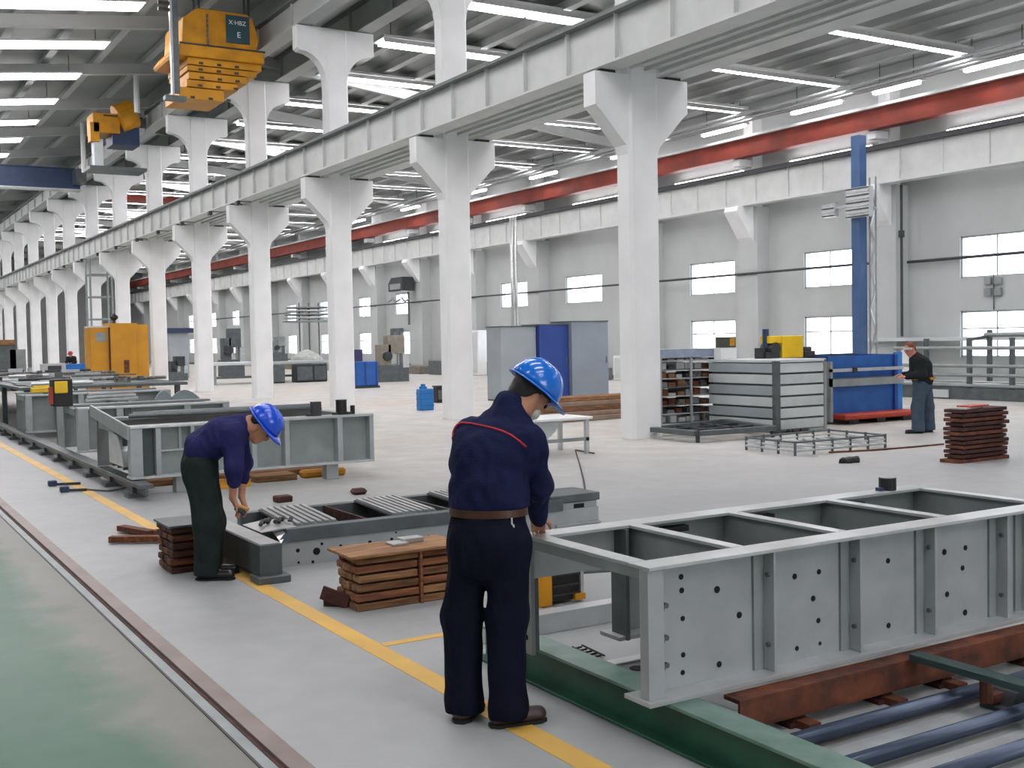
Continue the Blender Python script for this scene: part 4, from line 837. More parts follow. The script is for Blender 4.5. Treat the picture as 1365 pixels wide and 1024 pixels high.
# ---- workbenches and machines along the far side
def bench(px0, px1, Y, h, label, m=M_PANELW, d=1.2):
    a, b = onY(px0, 500, Y).x, onY(px1, 500, Y).x
    t_ = thing('workbench', label, 'bench', (a, Y, 0)); B(a, b, Y, Y+d, h-.12, h).build('top', m, t_, bevel=.01)
    for xx in (a+.1, b-.2):
        for yy in (Y+.08, Y+d-.18): B(xx, xx+.1, yy, yy+.1, 0, h-.12).build('leg', M_STEEL2, t_)
    B(a+.1, b-.1, Y+.1, Y+.14, .25, .35).build('stretcher', M_STEELD, t_); return a, b
def machine(px0, px1, Y, z0, h, label, m, name='machine', seed=0):
    rn = random.Random(seed); a, b = onY(px0, 480, Y).x, onY(px1, 480, Y).x; w_ = b-a
    t_ = thing(name, label, 'machine', (a, Y, z0))
    B(a, b, Y, Y+.8, z0, z0+h*.35).build('bed', M_STEELD, t_, bevel=.01); B(a+w_*.1, a+w_*.45, Y+.1, Y+.7, z0+h*.35, z0+h*.8).build('column', m, t_, bevel=.01)
    B(a+w_*.35, b-w_*.1, Y+.1, Y+.6, z0+h*.6, z0+h).build('head', m, t_, bevel=.02); MB().cyl((a+w_*.75, Y+.3, z0+h*.35), (a+w_*.75, Y+.3, z0+h*.6), w_*.06, 8).build('spindle', M_BARE, t_)
    MB().cyl((a+w_*.3, Y-.06, z0+h*.55), (a+w_*.3, Y+.1, z0+h*.55), h*.1, 10).build('hand_wheel', M_DARK, t_); B(b-w_*.2, b, Y-.02, Y+.3, z0+h*.3, z0+h*.6).build('control_panel', M_STEELL, t_)
a, b = bench(283, 440, 48.0, .95, 'long pale workbench beyond the columns with dark lockers under it', M_PANELW, 2.0)
for k, (px0, px1) in enumerate(((362, 380), (395, 418), (418, 436))):
    u, v_ = onY(px0, 500, 47.3).x, onY(px1, 500, 47.3).x
    q = thing('locker', ('grey bin standing before the long pale workbench', 'dark square locker under the long pale workbench', 'second dark locker beside the square one under the workbench')[k], 'locker', (u, 47.3, 0))
    B(u, v_, 47.3, 47.9, .05, .8).build('body', M_DARK if k else M_STEELD, q, bevel=.01); B(u+.05, v_-.05, 47.28, 47.3, .1, .7).build('door', M_STEELD, q); B(u, v_, 47.35, 47.9, 0, .05).build('plinth', M_BLACK, q)
machine(364, 384, 48.3, .95, 1.1, 'grey bench lathe on the long workbench beyond the column', M_STEEL2, 'lathe', 1)
q = MB(); v = onY(410, 480, 49.0)
for k in range(8): q.cyl((v.x, 49.1, .951+.06*k), (v.x, 49.1, 1.011+.06*k), .75*math.cos(k*.18), 14, .75*math.cos((k+1)*.18))
q = q.build('covered_mound', mat('pale_cover', (176, 182, 176), .7, var=.2, scale=6)); tag(q, 'rounded pale covered mound on the long pale workbench', 'cover')
# hanging disc stack
v = onY(412, 430, 50.0)
v = onY(412, 430, 52.5)
hd = thing('disc_rack', 'stack of wide thin steel discs on rods behind the far workbench', 'rack', (v.x, 52.5, 0))
for k in range(5): MB().cyl((v.x, 52.5, 2.75+.17*k), (v.x, 52.5, 2.82+.17*k), 1.3-.05*k, 20).build('disc', M_STEELL if k % 2 else M_STEEL2, hd)
for dx in (-.5, 0, .5): MB().cyl((v.x+dx, 52.5, 0), (v.x+dx, 52.5, 3.7), .03, 6).build('rod', M_STEELD, hd)
machine(505, 545, 44, 0, 2.0, 'tall bronze grey milling machine near the far windows', mat('bronze_grey', (140, 134, 122), .5, var=.2), 'milling_machine', 2)
machine(296, 326, 60, 0, 2.6, 'dark drilling machine far down the window bay between two columns', M_STEELD, 'drilling_machine', 3)
machine(226, 250, 56, 0, 1.2, 'low dark machine with motors behind the far columns', M_DARK, 'machine', 4)
q = thing('cabin', 'pale grey cabin with a flat navy roof beyond the far columns', 'cabin', (onY(240, 480, 60).x, 60, 0))
u, v_ = onY(226, 480, 60).x, onY(252, 480, 60).x
B(u, v_, 60, 62, 0, 2.4).build('walls', M_PANELG, q); B(u-.2, v_+.3, 59.8, 62.2, 2.4, 2.65).build('roof', M_NAVYP, q)
# dark low wall of stock at the foot of the window wall
rs2 = random.Random(9)
for k in range(14):
    y_ = 37.2+k*3.1
    if 45 < y_ < 48.6: continue
    q = B(26.2, 27.3, y_, y_+rs2.uniform(1.6, 2.8), 0, rs2.uniform(.35, .75)).build('stock_crate', rs2.choice([M_STEELD, M_STEEL2, M_DARK, mat('grey_brown', (120, 112, 102), .7, var=.2)]), bevel=.02)
    tag(q, 'low dark stock crate at the foot of the windowed wall', 'crate', 'stock crates along the windowed wall')
for k, (ya, yb, z1) in enumerate(((47.6, 48.5, 2.2), (35.5, 36.6, 1.0))):
    q = thing('side_cabinet', ('narrow white wall door panel lit beside a far window', 'low pale cabinet against the wall behind the crowded rack')[k], 'cabinet', (27.3, ya, 0))
    B(26.9, 27.44, ya, yb, .02, z1).build('body', M_COL, q, bevel=.01); B(26.88, 26.9, ya+.1, yb-.1, .1, z1-.1).build('door', M_PANELW, q)
# ---- ochre doors unit
Yc = 46.0
a, m_, b, e_ = [onY(px, 470, Yc).x for px in (122, 147, 184, 199)]
oc = thing('machine_housing', 'tall ochre yellow machine housing with worn double doors beyond the line of girders', 'machine', (a, Yc, 0))
B(a, m_, Yc+.15, Yc+1.4, 0, 2.5).build('side_door', M_OCHRE, oc, bevel=.01); B(m_, b, Yc, Yc+1.4, 0, 2.66).build('main_door', M_OCHRE, oc, bevel=.01); B(b, e_, Yc+.1, Yc+1.4, 0, 2.6).build('end_door', M_OCHRE, oc, bevel=.01)
B(m_-.02, m_+.02, Yc-.01, Yc+.16, 0, 2.5).build('hinge_strip', M_RUST2, oc); B(b-.03, b+.02, Yc-.02, Yc+.02, 0, 2.6).build('hinge_strip', M_OCHRE, oc)
B(a+.2, m_-.1, Yc+.13, Yc+.15, 1.95, 2.3).build('vent', M_STEEL2, oc); B(a, e_, Yc+.2, Yc+1.3, 2.5, 2.56).build('top', M_PANELW, oc); B(b-.55, b-.35, Yc-.015, Yc, .7, 1.2).build('stain_plate', M_RUST, oc)
v = onY(152, 427, Yc+.4); bh = thing('signal_head', 'small dark round signal head on top of the ochre housing', 'signal', (v.x, Yc+.4, 2.66))
MB().cyl((v.x, Yc+.4, 2.66), (v.x, Yc+.4, 2.78), .05, 8).build('stem', M_DARK, bh)
q = MB()
for k in range(5): q.cyl((v.x, Yc+.4, 2.76+.06*k), (v.x, Yc+.4, 2.82+.06*k), .17*math.sin(PI*(k+.35)/5.2), 10, .17*math.sin(PI*(k+1.35)/5.4))
q.build('head', M_BLACK, bh)
# blue counter and boxes further back on the left
a, b = onY(88, 490, 56).x, onY(125, 490, 56).x
q = thing('blue_counter', 'long bright blue counter with a grey cabinet end beside the ochre housing', 'counter', (a, 56, 0))
B(a, b, 56, 57, 0, .95).build('body', mat('counter_blue', (28, 110, 196), .45, var=.1), q, bevel=.02); B(a-1.0, a, 56, 57, 0, 1.0).build('end_cabinet', M_STEELL, q, bevel=.02); B(a-.8, a-.2, 55.98, 56, .5, .9).build('screen', M_DARK, q)
a, b = onY(-10, 480, 50).x, onY(35, 480, 50).x
q = thing('grey_stand', 'grey stand of two squat machine posts with a tan top far along the line', 'stand', (a, 50, 0))
B(a, b-.4, 50, 51, 1.9, 2.1).build('top', M_WOODS[0], q); B(a+.1, a+.9, 50.1, 50.9, .0, 1.9).build('post', M_STEELD, q); B(b-.6, b, 50.1, 50.9, 0, 1.7).build('post', M_STEEL2, q)
# tall scaffold tower behind the girder on the left
a, b = onY(121, 400, 58).x, onY(150, 400, 58).x
sf = thing('scaffold_tower', 'tall narrow grey scaffold tower behind the ochre housing', 'scaffold', (a, 58, 0))
for xx in (a, b):
    for yy in (58, 59): MB().cyl((xx, yy, 0), (xx, yy, 6.1), .05, 6).build('standard', M_STEEL2, sf)
for k in range(5):
    MB().cyl((a, 58, .9+1.1*k), (b, 58, .9+1.1*k), .04, 6).build('ledger', M_STEEL2, sf)
    MB().cyl((a, 59, .9+1.1*k), (b, 59, .9+1.1*k), .04, 6).build('ledger', M_STEEL2, sf)
    MB().cyl((a, 58, .9+1.1*k), (a, 59, .9+1.1*k), .04, 6).build('ledger', M_STEEL2, sf)

# ================================================================== cranes overhead
HY = 31.0
def hx(px): return onY(px, 70, HY).x
def hz(py, px=290): return onY(px, py, HY).z
ho = thing('crane_hoist', 'big yellow crane hoist housing with stepped underside and dark sign hung under the roof', 'crane', (hx(290), HY, hz(60)))
zt, zs, zb = hz(14), hz(62), hz(80)
x0, x1 = hx(243), hx(346)
MB().prism([(x0, zs), (x1-.1, zs), (x1, zs+.3), (x1-.18, zt-.12), (x1-.35, zt), (x0+.45, zt), (x0+.05, zt-.3)], 'y', HY, HY+1.9).build('housing', M_YELLOW, ho, bevel=.02)
MB().prism([(x0-.1, zs-.05), (x1+.08, zs-.05), (x1+.1, zb), (x0-.2, zb-.0), (x0-.25, zb+.1)], 'y', HY-.12, HY+2.2).build('skirt', M_YELLOW, ho, bevel=.015)
B(x0-.1, x1+.12, HY-.14, HY-.1, zs-.06, zs-.02).build('seam', M_DARK, ho)
steps = [(250, 348, 80, 90), (250, 342, 90, 98), (252, 330, 98, 108), (250, 318, 108, 118), (240, 300, 118, 134)]
for k, (pa, pb, ya, yb) in enumerate(steps):
    B(hx(pa), hx(pb), HY+.05*k, HY+2.1-.1*k, hz(yb)+.02, hz(ya)).build('underside_step', M_YELLOW if k % 2 else M_OCHRE, ho, bevel=.01)
    for j in range(3): B(hx(pa)+.3+.5*j, hx(pa)+.42+.5*j, HY+.05*k-.02, HY+.05*k, hz(yb)+.04, hz(yb)+.1).build('lug', M_DARK, ho)
B(hx(302), hx(333), HY-.03, HY, hz(55), hz(18)).build('sign_board', M_SIGN, ho)
def text(body, x, y, z, size, par, m, name='lettering'):
    cu = bpy.data.curves.new(name, 'FONT'); cu.body = body; cu.size = size; cu.extrude = .004; cu.align_x = 'CENTER'; cu.align_y = 'CENTER'
    o = bpy.data.objects.new(name, cu); COL.objects.link(o); o.rotation_euler = (PI/2, 0, 0); o.location = (x, y, z)
    bpy.context.view_layer.update()
    me = bpy.data.meshes.new_from_object(o.evaluated_get(bpy.context.evaluated_depsgraph_get())); me.transform(o.matrix_world)
    bpy.data.objects.remove(o); me.materials.clear(); return link(name, me, m, par)
text('X·HBZ', hx(317), HY-.035, hz(28), .17, ho, M_LETTER); text('E', hx(318.5), HY-.035, hz(44), .22, ho, M_LETTER)
for px in (268, 275, 336, 342): MB().cyl((hx(px), HY+.6, zt-.1), (hx(px)+(.0), HY+.6, roof_z(hx(px))-.02), .03, 6).build('sling', M_DARK, ho)
B(hx(268), hx(292), HY+.4, HY+1.2, zt, zt+.12).build('top_gear', M_DARK, ho); B(hx(312), hx(332), HY+.4, HY+1.2, zt, zt+.1).build('top_gear', M_DARK, ho)
for k in range(8): MB().cyl((hx(277), HY-.04, zt-.15-.13*k), (hx(277), HY-.04, zt-.25-.13*k), .03, 5).build('chain_link', M_STEELD, ho)
mast = thing('crane_mast', 'grey steel mast with a cable reel standing beside the yellow hoist', 'mast', (hx(230), HY+1, 10))
MY = HY-.35
def mx_(px): return onY(px, 70, MY).x
ztm = roof_z(8.5)-.66
B(mx_(228), mx_(231), MY, MY+.12, hz(135), ztm).build('flange', M_STEELL, mast); B(mx_(231), mx_(239), MY+.02, MY+.1, hz(133), ztm).build('web', M_STEELD, mast)
for k in range(3): B(mx_(213), mx_(228), MY, MY+.1, hz(12+8*k), hz(8+8*k)).build('cable_bracket', M_DARK, mast)
B(mx_(218), mx_(246), MY-.1, MY+.18, hz(137)-.12, hz(137)).build('walkway', M_STEELD, mast)
# trolley on the upper girder
TY = 45.0
def tx(px): return onY(px, 160, TY).x
def tz(py): return onY(155, py, TY).z
tr = thing('crane_trolley', 'smaller yellow crane trolley with a rope drum and white cabinet further along', 'crane', (tx(155), TY, tz(190)))
B(tx(124), tx(160), TY, TY+1.2, tz(178), tz(152)).build('frame', M_YELLOW, tr, bevel=.02); MB().cyl((tx(158), TY+.2, tz(158)), (tx(180), TY+.2, tz(148)), .55, 18).build('rope_drum', M_YELLOW, tr)
B(tx(120), tx(132), TY, TY+.5, tz(190), tz(165)).build('end_carriage', M_YELLOW, tr); B(tx(150), tx(186), TY+.1, TY+1.3, tz(192), tz(168)).build('gearbox', M_NAVYP, tr); B(tx(187), tx(195), TY+.3, TY+1.0, tz(172), tz(142)).build('cabinet', M_PANELW, tr)
B(tx(125), tx(137), TY+.1, TY+.6, tz(222), tz(186)).build('white_box', M_PANELW, tr); B(tx(186), COLX-1.06, TY+.2, TY+.9, 10.25, 10.6).build('rail_bogie', M_STEELD, tr); B(tx(138), tx(190), TY-.02, TY+.02, tz(156), tz(154)).build('hand_rail', M_DARK, tr); B(tx(118), tx(194), TY, TY+1.4, tz(226), tz(222)).build('walkway', M_STEELD, tr)
for (px, ya, yb) in ((183, 96, 150), (112, 184, 230)):
    v0, v1 = onX(px, yb, 10.2), onX(px, ya, 10.2)
    q = MB().cyl((10.2, v0.y, v0.z), (10.2, v0.y, roof_z(10.2)-.05), .11, 8).build('roof_hanger', M_COL); tag(q, 'slim white hanger post above the yellow trolley' if px == 183 else 'slim white hanger post beyond the yellow trolley by the navy bridge', 'post')
v = onX(105, 240, 10.75)
br = thing('bridge_beam', 'dark navy crane bridge beam spanning the walkway bay', 'beam', (0, v.y, v.z))
B(-12, 10.75, v.y-.3, v.y+.3, v.z-.5, v.z+.45).build('girder', M_NAVYP, br); B(-12, 10.8, v.y-.4, v.y+.4, v.z-.56, v.z-.5).build('bottom_flange', M_STEELL, br); B(-12, 10.8, v.y-.4, v.y+.4, v.z+.45, v.z+.5).build('top_flange', M_NAVYP, br)
B(10.4, 10.85, v.y-1.4, v.y+1.4, v.z-.3, v.z+.35).build('end_carriage', M_STEELD, br)
# red orange crane parts glimpsed in the window bay
v = onX(235, 262, 18.0)
oc2 = thing('bridge_beam', 'red orange crane bridge beam glimpsed between columns in the window bay', 'beam', (18, v.y, v.z))
B(13.3, 26.4, v.y-.35, v.y+.35, v.z-.45, v.z+.45).build('girder', M_ORANGE, oc2); B(13.3, 26.4, v.y-.45, v.y+.45, v.z+.45, v.z+.52).build('top_flange', M_ORANGE, oc2)
# festoon lamps under the lower girder on the walkway side
s_ = 0
for y_ in (34.5, 37.5, 41, 44.5, 48, 52, 56, 60, 65, 70):
    q = thing('cable_clip', 'small dark cable clip under the lower crane girder', 'clip', (COLX-.72, y_, 6.2), 'cable clips under the lower girder')
    B(COLX-.98, COLX-.86, y_-.1, y_+.1, 6.06, 6.2).build('body', M_DARK, q, bevel=.02); B(COLX-.9, COLX-.5, y_-.04, y_+.04, 6.18, 6.2).build('strap', M_DARK, q)

# ================================================================== people
def _n(v): return np.array(v, float)
def cap(p0, p1, r0, r1, lat=None, s=1.0, k=.03): return ('c', _n(p0), _n(p1), r0, r1, None if lat is None else _n(lat)/np.linalg.norm(_n(lat)), s, k)
def ell(c, ax, rad, k=.03): return ('e', _n(c), np.array([_n(a)/np.linalg.norm(_n(a)) for a in ax]), _n(rad), k)
def sdf_mesh(prims, res):
    lo = np.full(3, 1e9); hi = -lo; boxes = []
    for p in prims:
        if p[0] == 'c':
            R = max(p[3], p[4])*max(1, p[6])+.0; a = np.minimum(p[1], p[2])-R; b = np.maximum(p[1], p[2])+R
        else: R = max(p[3]); a = p[1]-R; b = p[1]+R
        boxes.append((a, b)); lo = np.minimum(lo, a); hi = np.maximum(hi, b)
    lo -= 3*res; hi += 3*res; dim = np.ceil((hi-lo)/res).astype(int)+1
    Fd = np.full(dim, 1.0, np.float32)
    for p, (a, b) in zip(prims, boxes):
        k = p[-1]; m = k+2*res
        i0 = np.maximum(0, np.floor((a-m-lo)/res).astype(int)); i1 = np.minimum(dim, np.ceil((b+m-lo)/res).astype(int)+1)
        g = [lo[q]+res*np.arange(i0[q], i1[q]) for q in range(3)]
        X = np.stack(np.meshgrid(*g, indexing='ij'), -1)
        if p[0] == 'c':
            q = X-p[1]; h = p[2]-p[1]
            if p[5] is not None:
                q = q-(q@p[5])[..., None]*p[5]*(1-1/p[6]); h = h-(h@p[5])*p[5]*(1-1/p[6])
            t = np.clip((q@h)/max(1e-9, h@h), 0, 1); d = np.linalg.norm(q-t[..., None]*h, axis=-1)-(p[3]+(p[4]-p[3])*t)
        else:
            q = ((X-p[1])@p[2].T)/p[3]; l = np.linalg.norm(q, axis=-1); d = (l-1)*min(p[3])*np.clip(l, .6, 1.6)**0
        sl = tuple(slice(i0[q], i1[q]) for q in range(3)); A = Fd[sl]
        hh = np.maximum(k-np.abs(A-d), 0)/k; Fd[sl] = np.minimum(A, d)-hh*hh*k/4
    S = Fd < 0
    nx, ny, nz = dim
    cs = [Fd[i:nx-1+i, j:ny-1+j, l:nz-1+l] for i in (0, 1) for j in (0, 1) for l in (0, 1)]
    cnt = sum((c < 0).astype(np.int8) for c in cs); act = (cnt > 0) & (cnt < 8)
    idx = np.full(act.shape, -1, np.int64); n = int(act.sum()); idx[act] = np.arange(n)
    off = [(i, j, l) for i in (0, 1) for j in (0, 1) for l in (0, 1)]; vals = [c[act] for c in cs]
    acc = np.zeros((n, 3)); w_ = np.zeros(n)
    for a in range(8):
        for b in range(a+1, 8):
            if sum(abs(off[a][q]-off[b][q]) for q in range(3)) != 1: continue
            va, vb = vals[a], vals[b]; m = (va < 0) != (vb < 0); t = np.where(m, va/np.where(m, va-vb, 1), 0)
            pt = np.array(off[a])+t[:, None]*(np.array(off[b])-np.array(off[a])); acc += np.where(m[:, None], pt, 0); w_ += m
    V = lo+res*(np.argwhere(act)+acc/w_[:, None])
    quads = []
    for ax in range(3):
        o1, o2 = [(1, 2), (2, 0), (0, 1)][ax]
        sl0 = [slice(None)]*3; sl1 = [slice(None)]*3; sl0[ax] = slice(0, -1); sl1[ax] = slice(1, None)
        A, Bv = S[tuple(sl0)], S[tuple(sl1)]; E = np.argwhere(A != Bv)
        E = E[(E[:, o1] > 0) & (E[:, o2] > 0) & (E[:, o1] < dim[o1]-1) & (E[:, o2] < dim[o2]-1)]
        fl = A[E[:, 0], E[:, 1], E[:, 2]]
        def cell(d1, d2):
            c = E.copy(); c[:, o1] -= d1; c[:, o2] -= d2; return idx[c[:, 0], c[:, 1], c[:, 2]]
        q = np.stack([cell(0, 0), cell(1, 0), cell(1, 1), cell(0, 1)], 1); q[~fl] = q[~fl][:, ::-1]; quads.append(q)
    return V, np.concatenate(quads)
def sdf_obj(name, prims, res, m, par, fold=0.0, ff=(9, 9, 5), smooth_it=1):
    V, Q = sdf_mesh(prims, res); me = bpy.data.meshes.new(name); me.from_pydata(V.tolist(), [], Q.tolist()); me.update()
    if fold:
        nr = [v.normal.copy() for v in me.vertices]
        for v, nn in zip(me.vertices, nr):
            c = v.co; d = noise.noise((c.x*ff[0], c.y*ff[1], c.z*ff[2])) + .5*noise.noise((c.x*ff[0]*2.3+7, c.y*ff[1]*2.3, c.z*ff[2]*2.1+c.x*9))
            v.co = c+nn*(fold*d)
    bm = bmesh.new(); bm.from_mesh(me)
    for _ in range(smooth_it): bmesh.ops.smooth_vert(bm, verts=bm.verts, factor=.5, use_axis_x=True, use_axis_y=True, use_axis_z=True)
    bmesh.ops.recalc_face_normals(bm, faces=bm.faces); bm.to_mesh(me); bm.free()
    return link(name, me, m, par, smooth=True)

M_SKIN = mat('skin', (188, 134, 104), .55, var=.08, scale=12); M_SKIN2 = mat('skin_ruddy', (200, 130, 108), .55, var=.08, scale=12)
M_HAIR = mat('black_hair', (24, 20, 20), .6, var=.2, scale=60); M_HAIR2 = mat('ginger_hair', (120, 66, 44), .7, var=.2, scale=60)
M_JACK = mat('navy_cloth', (28, 33, 66), .85, spec=.12, var=.16, scale=9, bump=.25, bscale=90); M_TROU = mat('dark_navy_cloth', (18, 21, 38), .88, spec=.12, var=.16, scale=9, bump=.2, bscale=90)
M_JACK2 = mat('indigo_cloth', (44, 44, 92), .85, spec=.12, var=.14, scale=9, bump=.2, bscale=90); M_TROU2 = mat('dark_green_cloth', (40, 50, 48), .85, spec=.12, var=.16, scale=9, bump=.2, bscale=90)
M_JACK3 = mat('charcoal_cloth', (36, 40, 42), .85, spec=.12, var=.16, scale=9); M_TROU3 = mat('slate_cloth', (70, 84, 98), .85, spec=.12, var=.16, scale=9)
M_HELM = mat('helmet_blue', (20, 112, 214), .18, var=.04, scale=4, coat=.6); M_HELM2 = mat('helmet_royal', (24, 82, 214), .22, var=.05, scale=4, coat=.4); M_HELMR = mat('helmet_red', (176, 40, 46), .3, var=.05)
M_SHOE = mat('brown_leather', (64, 48, 44), .4, var=.2, scale=14); M_SHOEB = mat('black_leather', (26, 26, 28), .35, var=.2, scale=14)
M_PIPING = mat('red_piping', (178, 40, 44), .7, var=.1); M_BELT = mat('brown_belt', (74, 46, 30), .45, var=.2, scale=14); M_MASK = mat('white_mask', (214, 214, 206), .8, var=.05); M_GLOVE = mat('tan_glove', (196, 150, 96), .8, var=.15)

def hand_prims(w, d, nrm, side):              # wrist, pointing direction, palm normal, +1/-1 thumb side
    w = _n(w); d = _n(d)/np.linalg.norm(_n(d)); nrm = _n(nrm); nrm = nrm-d*(nrm@d); nrm /= np.linalg.norm(nrm); lat = np.cross(d, nrm)*side
    P = [cap(w, w+d*.085, .021, .019, lat, 1.75, .012)]
    for k, (o, L) in enumerate(((.030, .070), (.011, .079), (-.009, .074), (-.028, .058))):
        b0 = w+d*.092+lat*o; k1 = b0+d*L*.5+nrm*.012; k2 = k1+d*L*.3+nrm*.024; P += [cap(w+d*.05+lat*o*.7, b0, .010, .0098, k=.006), cap(b0, k1, .0095, .009, k=.005), cap(k1, k2, .009, .0078, k=.005)]
    t0 = w+d*.025+lat*.026; t1 = w+d*.055+lat*.056+nrm*.012; t2 = w+d*.088+lat*.062+nrm*.03; P += [cap(t0, t1, .013, .011, k=.008), cap(t1, t2, .0105, .009, k=.006)]
    return P

def helmet(par, c, fw, up, m, sc_=1.0, brim=.03, peak=.055):
    fw = Vector(fw).normalized(); up = Vector(up); up = (up-fw*up.dot(fw)).normalized(); lt = fw.cross(up)
    c = Vector(c); N = 40; K = 12; V = []; Fs = []
    rl, rf, rh = .112*sc_, .136*sc_, .125*sc_
    def pt(th, el):
        x, y = math.cos(th), math.sin(th); r = math.cos(el)**.85; ridge = .004*sc_*(1 if abs(math.sin(th)) < .28 else 0)
        return c + fw*(x*rf*r) + lt*(y*rl*r) + up*((rh+ridge)*math.sin(el))
    for k in range(K):
        for i in range(N): V.append(pt(2*PI*i/N, (PI/2)*k/(K-.0)))
    V.append(c+up*rh)
    for k in range(K-1):
        for i in range(N): Fs.append((k*N+i, k*N+(i+1) % N, (k+1)*N+(i+1) % N, (k+1)*N+i))
    for i in range(N): Fs.append(((K-1)*N+i, (K-1)*N+(i+1) % N, K*N))
    me = bpy.data.meshes.new('helmet'); me.from_pydata([tuple(v) for v in V], [], Fs); h = link('helmet', me, m, par, smooth=True)
    so = h.modifiers.new('shell', 'SOLIDIFY'); so.thickness = .004; so.offset = -1
    # brim with front peak
    V = []; Fs = []
    for k in range(3):
        for i in range(N):
            th = 2*PI*i/N; x, y = math.cos(th), math.sin(th); f = k/2
            ext = (brim*.55 + peak*max(0, x)**2)*sc_*f; V.append(c + fw*(x*(rf+ext)) + lt*(y*(rl+ext)) + up*(-.010*f-.012*f*max(0, x))*sc_)
    for k in range(2):
        for i in range(N): Fs.append((k*N+i, (k+1)*N+i, (k+1)*N+(i+1) % N, k*N+(i+1) % N))
    me = bpy.data.meshes.new('brim'); me.from_pydata([tuple(v) for v in V], [], Fs); b_ = link('brim', me, m, h, smooth=True)
    so = b_.modifiers.new('shell', 'SOLIDIFY'); so.thickness = .005; so.offset = 0
    # strap band inside
    V = []; Fs = []
    for k in range(2):
        for i in range(N): th = 2*PI*i/N; V.append(c + fw*(math.cos(th)*rf*.8)+lt*(math.sin(th)*rl*.84)+up*(.03-.05*k)*sc_)
    Fs = [(i, N+i, N+(i+1) % N, (i+1) % N) for i in range(N)]; me = bpy.data.meshes.new('head_band'); me.from_pydata([tuple(v) for v in V], [], Fs); link('head_band', me, M_BLACK, h, smooth=True)
    return h

